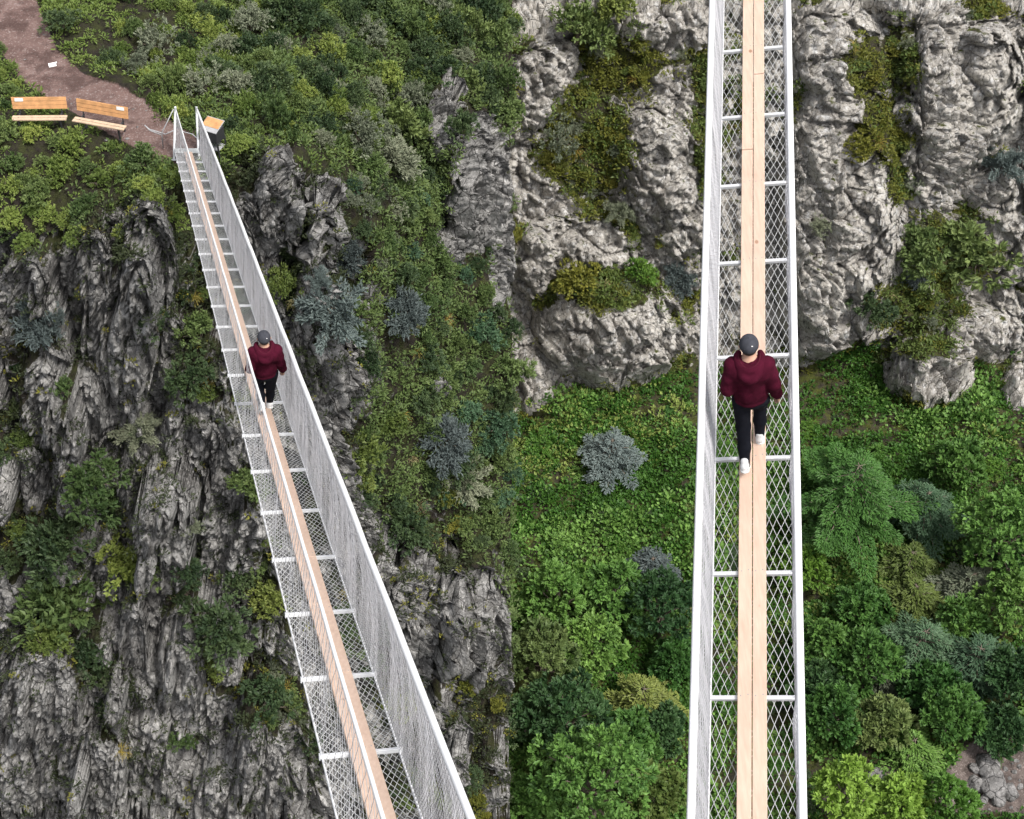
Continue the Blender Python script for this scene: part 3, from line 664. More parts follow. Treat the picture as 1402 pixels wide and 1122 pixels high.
# singled-out shrubs: (px, py, rpx, source, kind, label)
SINGLE = [
    (490, 350, 33, 'jun', 'blue', 'blue grey juniper on the rock edge, highest of those right of the bridge', 'juniper'),
    (468, 430, 46, 'jun', 'blue', 'wide blue green juniper spreading on a ledge right of the walker', 'juniper'),
    (545, 437, 36, 'jun', 'blue', 'round blue juniper standing at the edge of the gully', 'juniper'),
    (600, 612, 44, 'jun', 'blue', 'pale blue green juniper bush beside the green gully slope', 'juniper'),
    (632, 660, 34, 'jun', 'sage', 'grey green juniper below the pale blue juniper', 'juniper'),
    (508, 645, 42, 'bush', 'olive', 'yellow green bush close to the right handrail of the long netted bridge', 'bush'),
    (560, 725, 36, 'bush', 'dark', 'dark green bush above the right rock outcrop', 'bush'),
    (382, 402, 24, 'bush', 'olive', 'small yellow green bush behind the far netting of the left bridge', 'bush'),
    (62, 465, 38, 'jun', 'blue', 'blue green juniper on the left edge of the columnar cliff', 'juniper'),
    (262, 510, 34, 'bush', 'dark', 'dark olive bush left of the bridge netting at the walker height', 'bush'),
    (110, 668, 44, 'bush', 'mid', 'broad green bush on the ledge at the left of the cliff', 'bush'),
    (165, 788, 40, 'bush', 'light', 'bright yellow green bush in the lower left of the cliff', 'bush'),
    (95, 760, 45, 'bush', 'dark', 'dark bush left of the bright yellow green bush', 'bush'),
    (95, 862, 58, 'bush', 'mid', 'largest green bush on the lower left cliff', 'bush'),
    (205, 600, 28, 'jun', 'sage', 'grey green juniper above the pale rock pillar', 'juniper'),
    (350, 968, 38, 'bush', 'dark', 'dark bush beside the lower left edge of the bridge', 'bush'),
    (300, 845, 40, 'bush', 'dark', 'dark bush on the cliff left of the bridge deck', 'bush'),
    (345, 680, 28, 'bush', 'mid', 'green bush touching the left edge of the bridge from below', 'bush'),
    (530, 225, 36, 'jun', 'sage', 'grey twiggy bush at the head of the gully', 'bush'),
    (490, 200, 36, 'bush', 'sage', 'silver grey sagebrush behind the column tops', 'bush'),
    (430, 395, 18, 'jun', 'blue', 'small blue juniper on the narrow columns', 'juniper'),
    (330, 203, 15, 'bush', 'light', 'yellow green bush on the rim just right of the bridge netting', 'bush'),
    (90, 40, 22, 'bush', 'dark', 'dark upright bush on the right edge of the dirt path', 'bush'),
    (1330, 365, 62, 'bush', 'mid', 'large dark green bush filling the hollow of the pale cliff', 'bush'),
    (1268, 350, 42, 'bush', 'mid', 'green bush at the left of the hollow in the pale cliff', 'bush'),
    (1240, 395, 26, 'jun', 'blue', 'blue grey juniper beside the big hollow bush', 'juniper'),
    (1375, 235, 34, 'jun', 'blue', 'blue green juniper under the pale overhang at the right edge', 'juniper'),
    (930, 385, 30, 'jun', 'blue', 'blue green juniper between the mossy boulder and the netting', 'juniper'),
    (755, 200, 36, 'bush', 'sage', 'grey lichen covered bush on the left of the pale cliff', 'bush'),
    (845, 300, 24, 'jun', 'sage', 'small silvery juniper above the mossy boulder', 'juniper'),
    (1190, 200, 26, 'bush', 'moss', 'yellow green bush in the cleft of the pale cliff', 'bush'),
    (1235, 260, 22, 'bush', 'sage', 'grey bush at the foot of the mossy cleft', 'bush'),
    (1125, 310, 18, 'bush', 'sage', 'small grey green bush on the bare pale rock wall', 'bush'),
    (1195, 430, 30, 'bush', 'dark', 'dark green bush under the lower edge of the pale rock wall', 'bush'),
    (870, 385, 26, 'bush', 'fern', 'bright green herb clump on top of the mossy boulder', 'plant'),
    (800, 395, 34, 'bush', 'moss', 'olive moss mound on top of the mossy boulder', 'plant'),
    (845, 30, 34, 'bush', 'olive', 'yellow green shrub hanging at the top of the pale cliff', 'bush'),
    (790, 60, 46, 'bush', 'mid', 'dark mossy shrub in the upper left of the pale cliff', 'bush'),
]
for px, py, r, src, kind, label, cat in SINGLE:
    lib = {'bush': BUSH, 'jun': JUN}[src][kind]; P, nv = on(px, py)
    put('juniper' if cat == 'juniper' else ('herb_clump' if cat == 'plant' else 'bush'), lib[RS.integers(len(lib))], P+nv*.15, radius_at(P, r)*(1.32 if px < 470 else 1.15), nv, label, cat, sink=-.1, lean=.45, flat=1.15)

# ------------------------------------------------------------------ trees on the gorge floor
def conifer(rs, kind, H, R, levels=6, L=.21, W=.085, dens=1.0):
    """whorled conifer, trunk at the origin"""
    fo, mb = Fol(), MB()
    mb.tube([(0, 0, -.4), (rs.normal(0, .05), rs.normal(0, .05), H*.5), (0, 0, H)], [.035*H, .022*H, .004*H], 8)
    for lv in range(levels):
        h = H*(.34+.64*lv/(levels-1))+rs.normal(0, .02*H); rad = R*(1-.84*(lv/(levels-1))**1.1)
        nb = rs.integers(7, 10) if lv < levels-1 else 5; a0 = rs.uniform(0, 6.28)
        for b in range(nb):
            a = a0+b/nb*6.283+rs.normal(0, .2); l = rad*rs.uniform(.6, 1.15)
            d = np.array([math.cos(a), math.sin(a), 0]); m = max(4, int(l/.16)); tt = np.linspace(.08, 1, m)
            P = np.array([0, 0, h])+d*l*tt[:, None]; P[:, 2] += l*(rs.uniform(.1, .3)*tt-rs.uniform(.18, .34)*tt**2)
            mb.tube(P[[0, m//2, m-1]], [.02+.008*l, .012+.005*l, .004], 4, False)
            perp = np.array([-d[1], d[0], 0])
            for q in range(1, m):
                wd = .24*l*(1-tt[q])**.7*(.5+tt[q])+.07
                n = int((5+44*wd)*dens)
                s_ = rs.uniform(-1, 1, n); pos = P[q]+perp*(s_*wd)[:, None]+d*(np.abs(s_)*wd*.55)[:, None]+rs.normal(0, .03, (n, 3)); pos[:, 2] -= np.abs(s_)*wd*.18
                ax = d*.8+perp*(s_*.9)[:, None]+rs.normal(0, .3, (n, 3)); nm = np.array([0, 0, 1.])+rs.normal(0, .4, (n, 3))
                fo.leaves(pos, ax, nm, L*rs.uniform(.7, 1.2, n), W*np.ones(n), .05+.35*rs.random(n)+.5*tt[q]+rs.normal(0, .08))
    return fo, mb
def broadleaf(rs, kind, H, R, nl=15, per=260, L=.3, W=.15):
    fo, mb = Fol(), MB()
    mb.tube([(0, 0, -.4), (rs.normal(0, .1), rs.normal(0, .1), H*.35), (0, 0, H*.72)], [.035*H, .026*H, .012*H], 8)
    a = rs.uniform(0, 6.28)+np.arange(nl)*2.399; q = np.sqrt((np.arange(nl)+.5)/nl)
    cs = np.stack([np.cos(a)*q*R*.8, np.sin(a)*q*R*.8, H*(.88-.40*q**2)+rs.normal(0, .07*H, nl)], 1)
    rads = R*rs.uniform(.2, .36, nl)
    for c in cs:
        s = np.array([0, 0, H*rs.uniform(.25, .5)]); mb.tube([s, (s+c)/2+(0, 0, .05*H), c], [.014*H, .009*H, .004*H], 5, False)
    lobes(fo, rs, cs, rads, per, L, W, .5, -.3)
    return fo, mb
def floor_z(x, y):
    k = np.argmin((PRf[:, 0]-x)**2+(PRf[:, 1]-y)**2); return PRf[k, 2]
TREES = [
    # px, py (middle of the crown), rpx, style, leaf, height/radius, label
    (838, 614, 42, 'con', 'blue', 1.5, 'blue grey spruce standing alone among bright ground cover left of the walker'),
    (1166, 680, 92, 'con', 'lush', 1.5, 'big light green pine with open branches right of the walker'),
    (1268, 690, 54, 'con', 'pine', 1.3, 'dark blue green conifer beside the big light green pine'),
    (1248, 768, 42, 'con', 'olive', 1.2, 'dark green conifer with yellowish tips below the big pine'),
    (1372, 730, 68, 'broad', 'lush', 1.3, 'broad green tree at the right edge below the cliff'),
    (1328, 806, 42, 'con', 'sage', 1.2, 'pale grey green spruce with star shaped branches near the right edge'),
    (1385, 830, 48, 'broad', 'canopy', 1.3, 'mid green tree at the right edge below the pale spruce'),
    (765, 818, 50, 'broad', 'lush', 1.3, 'light green tree, upper one of the cluster at the left of the gorge'),
    (842, 812, 46, 'broad', 'lush', 1.3, 'light green tree in the cluster, left of the dark tree by the bridge'),
    (893, 775, 38, 'con', 'blue', 1.2, 'grey blue conifer behind the light green tree cluster'),
    (907, 835, 52, 'broad', 'deep', 1.2, 'dark green dense tree against the left handrail of the right bridge'),
    (742, 898, 54, 'broad', 'mid', 1.3, 'green tree at the left border of the gorge cluster'),
    (812, 880, 46, 'broad', 'lush', 1.3, 'yellowish green tree in the middle of the gorge cluster'),
    (880, 962, 50, 'con', 'olive', 1.1, 'olive yellow star shaped conifer left of the bridge'),
    (775, 985, 66, 'broad', 'deep', 1.2, 'wide darker green tree left of the olive yellow conifer'),
    (722, 985, 40, 'broad', 'deep', 1.2, 'dark green tree in the lower left of the gorge'),
    (812, 1082, 84, 'broad', 'lush', 1.3, 'largest bright green tree at the bottom left of the gorge'),
    (722, 1090, 40, 'broad', 'lush', 1.3, 'bright green tree at the bottom left corner of the gorge'),
    (895, 1082, 44, 'broad', 'olive', 1.0, 'olive green shrubby tree at the bottom next to the bridge'),
    (1128, 880, 42, 'broad', 'canopy', 1.2, 'green tree just right of the right handrail'),
    (1190, 905, 48, 'broad', 'canopy', 1.2, 'green tree among the dark trees right of the bridge'),
    (1262, 885, 62, 'con', 'pine', 1.1, 'wide dark green conifer in the middle of the right gorge'),
    (1335, 910, 58, 'con', 'pine', 1.1, 'dark green conifer at the right of the wide one'),
    (1386, 930, 44, 'broad', 'deep', 1.1, 'dark tree at the lower right edge'),
    (1213, 928, 30, 'con', 'sage', 1.0, 'small pale spruce among dark green trees'),
    (1140, 985, 46, 'broad', 'canopy', 1.1, 'leafy green tree above the stream bed next to the right handrail'),
    (1205, 995, 44, 'broad', 'mid', 1.0, 'rich green tree above the stream bed'),
    (1248, 1028, 38, 'con', 'lush', 1.0, 'small green conifer at the edge of the stream bed'),
    (1300, 985, 46, 'broad', 'canopy', 1.0, 'green tree left of the stream boulders'),
    (1370, 1000, 38, 'broad', 'deep', 1.0, 'dark green tree behind the stream boulders'),
    (1150, 1098, 46, 'broad', 'bright', 2.2, 'tall bright yellow green sapling at the bottom next to the right handrail'),
    (1225, 1118, 44, 'broad', 'bright', 1.4, 'bright yellow green shrub at the bottom edge, left of its twin by the stream'),
    (1290, 1112, 50, 'broad', 'bright', 1.4, 'bright yellow green shrub at the bottom edge in front of the boulders'),
    (1310, 640, 40, 'broad', 'canopy', .9, 'green tree under the cliff foot near the right edge'),
    (1180, 830, 44, 'broad', 'canopy', 1.0, 'green tree between the dark conifers and the big light pine'),
    (1250, 820, 42, 'con', 'olive', 1.0, 'dull green conifer left of the pale star shaped spruce'),
    (1125, 935, 40, 'broad', 'deep', 1.0, 'dark green tree hugging the right handrail above the stream'),
    (1320, 855, 40, 'broad', 'canopy', 1.0, 'green tree just below the pale star shaped spruce'),
    (1280, 945, 46, 'broad', 'canopy', 1.0, 'green tree between the wide dark conifer and the stream'),
    (1390, 760, 40, 'broad', 'deep', 1.2, 'dark tree half out of the right edge'),
    (925, 905, 34, 'broad', 'canopy', 1.0, 'green tree under the left handrail beside the olive conifer'),
    (860, 1020, 46, 'broad', 'canopy', 1.0, 'green tree below the olive yellow conifer'),
    (735, 830, 36, 'broad', 'canopy', 1.0, 'green tree at the left border above the gorge cluster'),
    (905, 1000, 34, 'broad', 'deep', 1.0, 'dark tree between the olive conifer and the left handrail'),
    (1100, 770, 40, 'broad', 'fern', .9, 'low green tree seen close to the right handrail beside the big pine'),
]
for i, (px, py, rpx, style, leaf, hr, label) in enumerate(TREES):
    rs = np.random.default_rng(900+i)
    d = ray(px, py); R = rpx*60/F
    R *= 1.22 if style == 'con' else 1.06; rpx = R*F/60
    hr = 1.2 if style == 'con' else hr*1.75
    for _ in range(3):
        H = R*hr; zc = H*.6
        t = (zc-CAM[2])/d[2]; c = CAM+d*t; R = rpx*((c-CAM)@FW)/F
    H = R*hr; z0 = min(floor_z(c[0], c[1]), 1.5)
    fo, mb = (conifer(rs, leaf, H, R, dens=1.35) if style == 'con' else broadleaf(rs, leaf, H, R, nl=max(14, int(R*8.5)), per=240, L=.24, W=.13))
    e = empty('conifer_tree' if style == 'con' else 'leafy_tree', (c[0], c[1], z0)); tag(e, label, 'tree')
    V, Q, tt = fo.arr()
    obj('crown', mesh_data('crown', V, Q, LEAF[leaf], {'tint': tt}, smooth=False), e)
    mb.build('trunk', BARK, e, smooth=True)

# ---- boulders in the stream bed
def boulder_mesh(seed, flat=.7):
    rs = np.random.default_rng(seed)
    nu, nv = 40, 22
    u = np.arange(nu)/nu*2*math.pi; v = np.linspace(.02, math.pi-.02, nv)
    U_, V_ = np.meshgrid(u, v); d = np.stack([np.sin(V_)*np.cos(U_), np.sin(V_)*np.sin(U_), np.cos(V_)], -1).reshape(-1, 3)
    r = 1+.22*fbm(d*1.3+seed, 3, seed)+.05*fbm(d*5, 3, seed+3)
    for _ in range(11):
        n = randdir(rs, 1)[0]; r = np.minimum(r, rs.uniform(.68, .95)/np.maximum(d@n, .05))
    P = d*r[:, None]*np.array([1, rs.uniform(.75, 1), flat])
    i = np.arange(nv-1)[:, None]*nu; j = np.arange(nu)[None]; k = (j+1) % nu
    Q = np.stack([i+j, i+nu+j, i+nu+k, i+k], -1).reshape(-1, 4)
    return mesh_data('boulder', P, Q, BOULD, {'veg': np.full(len(P), -.6), 'path': np.zeros(len(P))})
BM = [boulder_mesh(s) for s in range(6)]
BL = [(1349, 1049, 17, 'largest rounded grey boulder in the stream bed at the lower right'), (1359, 1076, 15, 'flat topped grey boulder just below the largest one'), (1338, 1072, 11, 'brownish boulder at the left of the flat topped one'),
      (1385, 1084, 11, 'grey boulder nearest the right edge of the stream bed'), (1366, 1094, 9, 'small wedge shaped boulder at the front of the pile'), (1367, 1060, 6, 'small boulder at the right of the largest one'), (1349, 1091, 6, 'small pale boulder at the front left of the pile'),
      (1335, 1050, 7, 'grey stone at the upper left of the boulder pile'), (1196, 1062, 12, 'grey rock at the water edge beside the bright sapling'), (1218, 1085, 10, 'pale rock slab between the bright shrubs and the green trees'), (1322, 1093, 9, 'pale flat stone between the boulder pile and the bright shrubs')]
for i, (px, py, r, label) in enumerate(BL):
    P, nv = on(px, py); put('boulder', BM[i % 6], P, radius_at(P, r*1.3), (0, 0, 1), label, 'boulder', sink=-.1, lean=0)
for i in range(34):
    px, py = RS.uniform(1318, 1400), RS.uniform(1040, 1108)
    P, nv = on(px, py); put('stone', BM[i % 6], P, radius_at(P, RS.uniform(2, 5)), (0, 0, 1), 'small grey stone between the boulders of the stream bed', 'stone', 'stones in the stream bed', sink=.1, lean=0)

# ------------------------------------------------------------------ bridges
def bridge_frame(vp, L, R, w):
    Dv = nrm(ray(*vp)); r1, r2_ = ray(*L), ray(*R); k = (r1@Dv)/(r2_@Dv); B = k*r2_-r1; a = w/np.linalg.norm(B)
    P1, P2 = CAM+a*r1, CAM+a*k*r2_; B = nrm(B); U = nrm(np.cross(B, Dv))
    return P1, P2, Dv, B, (U if U[2] > 0 else -U)
def rail_offset(edge, B, U, ln, h):
    n = np.cross(ray(*ln[0]), ray(*ln[1])); q = edge-CAM
    c = -((q+h*U)@n)/(B@n); return h*U+c*B
def t_at(P, Dv, y):
    """parameter along the line P + t Dv where it shows at photo row y"""
    q = P-CAM; k = (561-y)/F
    return -(q@UP-k*(q@FW))/(Dv@UP-k*(Dv@FW))
def net(S, tA, tB, pitch, slope, r, seg, seed, jit=.01):
    """S(t, q) surface; ropes of both directions as thin three sided tubes"""
    rs = np.random.default_rng(seed); V, Q, base = [], [], 0
    for sg in (1, -1):
        k = np.arange(tA-slope, tB+slope, pitch); q = np.linspace(0, 1, seg+1)
        tt = k[:, None]+sg*slope*(q[None]-.5)+rs.normal(0, jit, (len(k), seg+1))
        ok = ((tt > tA) & (tt < tB)).all(1); tt = tt[ok]; qq = np.broadcast_to(q, tt.shape)
        P = S(tt, qq)
        tg = nrm(np.gradient(P, axis=1)); a = nrm(np.cross(tg, np.array([.31, .42, .85]))); b = np.cross(tg, a)
        an = np.array([0, 2.094, 4.189])
        ring = P[:, :, None]+r*(np.cos(an)[:, None]*a[:, :, None]+np.sin(an)[:, None]*b[:, :, None])
        K = len(tt); ring = ring.reshape(-1, 3)
        o = (np.arange(K)[:, None, None]*(seg+1)+np.arange(seg)[None, :, None])*3; j = np.arange(3); j2 = (j+1) % 3
        f = np.stack([o+j, o+j2, o+3+j2, o+3+j], -1).reshape(-1, 4)
        V.append(ring); Q.append(f+base); base += len(ring)
    return np.vstack(V), np.vstack(Q)
def make_bridge(label, fr, rails, tA, tB, bars, plank, gap, wr, end, seed, belly, pitch, fnet, blen):
    P1, P2, Dv, B, U = fr; W_ = np.linalg.norm(P2-P1); mid = (P1+P2)/2
    tb = np.array(bars); O = mid+Dv*(tB if end else (tA+tB)/2)
    e = empty('footbridge', O); tag(e, label, 'footbridge', 'white netted footbridges')
    p1, p2 = P1-O, P2-O
    off = [rail_offset(P1, B, U, rails[0], 1.25), rail_offset(P2, B, U, rails[1], 1.25)]
    phase = lambda t: (t-tb[0])/np.mean(np.diff(tb))
    # planks: two rows of boards butt jointed end to end
    c0 = W_*plank[0]; c1 = W_*plank[1]; hw = (c1-c0-gap)/4
    for k, cc in enumerate((c0+hw, c1-hw)):
        mb = MB(); t = tA+(1.3 if k else 0)
        tend = tB-(.9 if end else 0)
        ts = [tA]+list(np.arange(t+.8, tend-.8, blen))+[tend]
        for a, b in zip(ts[:-1], ts[1:]):
            mb.box(p1+B*cc+U*.058+Dv*(a+b)/2, B*hw, Dv*((b-a)/2-.005), U*.02, .005)
        V, Fc = mb.arr(); nq = [len(f) for f in Fc]
        sc = MB()
        for tt_ in tb:
            if tA+.05 < tt_ < tend-.05:
                for s_ in (-.55, .5): sc.box(p1+B*(cc+hw*s_)+U*.0785+Dv*(tt_+.012*s_), B*.0055, Dv*.0055, U*.0012)
        sv, sf = sc.arr()
        obj('plank', mesh_data('plank', np.vstack([V, sv]), Fc+[f+len(V) for f in sf], [PINE_WOOD, GREYM], smooth=False, matidx=np.concatenate([np.zeros(sum(nq)), np.ones(sum(len(f) for f in sf))])), e)
    for t in tb:
        mb = MB(); mb.box((p1+p2)/2+Dv*t+U*.012, B*(W_/2+.02), Dv*.021, U*.021, .004)
        for s in (-1, 1): mb.box((p1+p2)/2+Dv*t+B*s*(W_/2+.024)+U*.012, B*.006, Dv*.026, U*.026, .004)
        mb.build('crossbar', GALV, e)
    for k, (pe, of) in enumerate(zip((p1, p2), off)):
        n = 60; tt = np.linspace(tA, tB, n)
        wob = .006*np.sin(tt*2.1+k)+.004*np.sin(tt*5.3)
        mb = MB(); mb.tube(pe+of+Dv*tt[:, None]+U*wob[:, None], wr[k], 12); mb.build('handrail', WHITE, e, smooth=True)
        mb = MB(); mb.tube(pe+Dv*tt[:, None]+U*.004, .011, 6); mb.build('edge_cable', WHITE, e, smooth=True)
        # side net, bellying outwards and gathered at each bar
        out = B*(-1 if k == 0 else 1)
        def S(t, q, pe=pe, of=of, out=out, k=k):
            ph = phase(t); bel = np.sin(math.pi*q)*(belly[k]*(1-.35*np.cos(2*math.pi*ph))+.007*np.sin(7.1*t+3*q+k)+.004*np.sin(17*t+k))
            return pe+of*q[..., None]+Dv*t[..., None]+out*bel[..., None]
        V, Q = net(S, tA, tB, pitch[k], 1.06 if pitch[k] < .1 else .95, .0033 if pitch[k] < .1 else .0027, 9, seed+k, .007)
        obj('side_netting', mesh_data('side_netting', V, Q, ROPE2, smooth=True), e)
        for t in tb:
            mb = MB(); q = np.linspace(0, 1, 7); mb.tube(S(np.full(7, t)+.02*np.sin(q*3), q), .0045 if pitch[k] < .1 else .003, 4, False)
            mb.build('hanger_rope', ROPE2, e, smooth=True)
    def SF(t, q):
        ph = phase(t); sag = -.03*np.sin(math.pi*(ph % 1.0))**2*(1+.3*np.sin(3.3*t))
        return p1+(p2-p1)*q[..., None]+Dv*(t+.012*np.sin(9*q+4*t))[..., None]+U*(sag-.012)[..., None]
    V, Q = net(SF, tA, tB, fnet[0], fnet[1], .0037, 14, seed+5, .008)
    obj('floor_netting', mesh_data('floor_netting', V, Q, ROPE, smooth=True), e)
    if end:
        mb = MB(); mb.box((p1+p2)/2+Dv*(tB-.43)+U*.03, B*(W_/2-.01), Dv*.43, U*.006, .003)
        for s in np.linspace(-.38, .38, 5): mb.box((p1+p2)/2+Dv*(tB-.43+s)+U*.038, B*(W_/2-.03), Dv*.006, U*.004)
        mb.build('landing_plate', PLATE, e)
        for pe, of in zip((p1, p2), off):
            mb = MB(); b0 = pe+Dv*tB
            mb.tube([b0-of*.25, b0+of*1.03], .035, 10); mb.box(b0-of*.25, B*.09, Dv*.09, U*.015, .004)
            mb.tube([b0+of*.96, b0+of*.5+Dv*.25, b0-of*.15+Dv*.42], .022, 8)
            mb.build('end_post', GALV, e, smooth=False)
    return e, O, off
frL = bridge_frame((150, -160), (441, 1038), (546.5, 1028.5), .72)
railsL = (((251.6, 200), (524.5, 1117)), ((288, 200), (642.8, 1117)))
P1, P2, DL, BL_, UL = frL
tm = lambda fr, y: t_at(fr[1], fr[2], y)
tA0 = tm(frL, 1028.5); tend = tm(frL, 205)
t22 = tm(frL, 223.2)-tA0; stepL = t22/22
barsL = [tA0+stepL*k for k in range(-6, 23)]
make_bridge('long netted footbridge on the left, running down to the benches on the cliff top', frL, railsL, barsL[0]-.4, tend, barsL, (.345, .675), .006, (.019, .034), True, 10, (-.02, .04), (.19, .064), (.127, 1.43), 2.9)
frR = bridge_frame((1036, -2350), (972.7, 957), (1090, 957), .78)
railsR = (((974, 5), (946, 1117)), ((1077.8, 5), (1099.5, 1117)))
ysR = [957, 785.6, 627.6, 487.4, 357.4, 251.3, 157, 65.7]
tR = [tm(frR, y) for y in ysR]
sR = np.mean(np.diff(tR))
barsR = [tR[0]-sR*k for k in range(5, 0, -1)]+tR+[tR[-1]+sR*k for k in range(1, 16)]
make_bridge('netted footbridge on the right, crossing high above the forested gorge floor', frR, railsR, barsR[0]-.4, barsR[-1]+.4, barsR, (.325, .665), .008, (.035, .035), False, 30, (.0, -.03), (.06, .06), (.19, 1.95), 13.0)

# ------------------------------------------------------------------ people
def surface_nets(Fd, org, h):
    ins = Fd < 0; nx, ny, nz = Fd.shape
    mixd = np.zeros((nx-1, ny-1, nz-1), bool); cnt = np.zeros(mixd.shape); acc = np.zeros(mixd.shape+(3,))
    sub = lambda A, a, b, c: A[a:nx-1+a, b:ny-1+b, c:nz-1+c]
    corners = [(a, b, c) for a in (0, 1) for b in (0, 1) for c in (0, 1)]
    for c0 in corners:
        for ax in range(3):
            if c0[ax]: continue
            c1 = list(c0); c1[ax] = 1
            f0, f1_ = sub(Fd, *c0), sub(Fd, *c1); cr = (f0 < 0) != (f1_ < 0)
            t = np.where(cr, f0/np.where(cr, f0-f1_, 1), 0)
            for k in range(3): acc[..., k] += np.where(cr, c0[k]+(t if k == ax else 0), 0)
            cnt += cr
    mixd = cnt > 0; idx = np.full(mixd.shape, -1); idx[mixd] = np.arange(mixd.sum())
    ijk = np.argwhere(mixd); V = (ijk+acc[mixd]/cnt[mixd][:, None])*h+org
    Q = []
    for ax in range(3):
        a, b = [k for k in range(3) if k != ax]
        f0 = np.take(Fd, range(0, Fd.shape[ax]-1), ax); f1_ = np.take(Fd, range(1, Fd.shape[ax]), ax)
        e = np.argwhere((f0 < 0) != (f1_ < 0)); e = e[(e[:, a] > 0) & (e[:, b] > 0) & (e[:, a] < Fd.shape[a]-1) & (e[:, b] < Fd.shape[b]-1)]
        if not len(e): continue
        def at(da, db):
            q = e.copy(); q[:, a] -= da; q[:, b] -= db; return idx[q[:, 0], q[:, 1], q[:, 2]]
        f = np.stack([at(1, 1), at(0, 1), at(0, 0), at(1, 0)], 1)
        flip = (f0[e[:, 0], e[:, 1], e[:, 2]] < 0) ^ (ax == 1)
        f[~flip] = f[~flip][:, ::-1]; Q.append(f)
    Q = np.vstack(Q); return V, Q[(Q >= 0).all(1)]
class SDF:
    """smooth union of tapered capsules and ellipsoids"""
    def __init__(s, h=.011): s.items = []; s.h = h
    def cap(s, a, b, ra, rb, k=.03): s.items.append(('c', np.array(a, float), np.array(b, float), ra, rb, k)); return s
    def chain(s, P, R, k=.03):
        for a, b, ra, rb in zip(P[:-1], P[1:], R[:-1], R[1:]): s.cap(a, b, ra, rb, k)
        return s
    def ell(s, c, A, k=.03): s.items.append(('e', np.array(c, float), np.linalg.inv(np.asarray(A, float)), None, None, k, np.asarray(A, float))); return s
    def cut(s, fn): s.items.append(('x', fn)); return s
    def mesh(s):
        lo = np.full(3, 9.); hi = np.full(3, -9.)
        for it in s.items:
            if it[0] == 'c':
                for q, r in ((it[1], it[3]), (it[2], it[4])): lo = np.minimum(lo, q-r); hi = np.maximum(hi, q+r)
            elif it[0] == 'e':
                r = np.abs(it[6]).sum(1); lo = np.minimum(lo, it[1]-r); hi = np.maximum(hi, it[1]+r)
        lo -= .05; hi += .05; n = np.ceil((hi-lo)/s.h).astype(int)+1
        ax = [lo[k]+np.arange(n[k])*s.h for k in range(3)]
        Fd = np.full(n, .3)
        for it in s.items:
            if it[0] == 'x':
                G = np.stack(np.meshgrid(*ax, indexing='ij'), -1); Fd = np.maximum(Fd, it[1](G)); continue
            if it[0] == 'c':
                m = max(it[3], it[4])+.09; l_, h_ = np.minimum(it[1], it[2])-m, np.maximum(it[1], it[2])+m
            else:
                r = np.abs(it[6]).sum(1)+.09; l_, h_ = it[1]-r, it[1]+r
            i0 = np.clip(((l_-lo)/s.h).astype(int), 0, n); i1 = np.clip(((h_-lo)/s.h).astype(int)+2, 0, n)
            sl_ = tuple(slice(a, b) for a, b in zip(i0, i1))
            G = np.stack(np.meshgrid(*[ax[k][sl_[k]] for k in range(3)], indexing='ij'), -1)
            if it[0] == 'c':
                ab = it[2]-it[1]; t = np.clip(((G-it[1])@ab)/max(ab@ab, 1e-9), 0, 1)
                d = np.linalg.norm(G-it[1]-t[..., None]*ab, axis=-1)-(it[3]+t*(it[4]-it[3]))
            else:
                q = (G-it[1])@it[2].T; l = np.linalg.norm(q, axis=-1); d = (l-1)*np.linalg.norm(G-it[1], axis=-1)/np.maximum(l, 1e-6)
            k = it[5]; cur = Fd[sl_]; hh = np.clip(.5+.5*(cur-d)/k, 0, 1)
            Fd[sl_] = cur*(1-hh)+d*hh-k*hh*(1-hh)
        return surface_nets(Fd, lo, s.h)
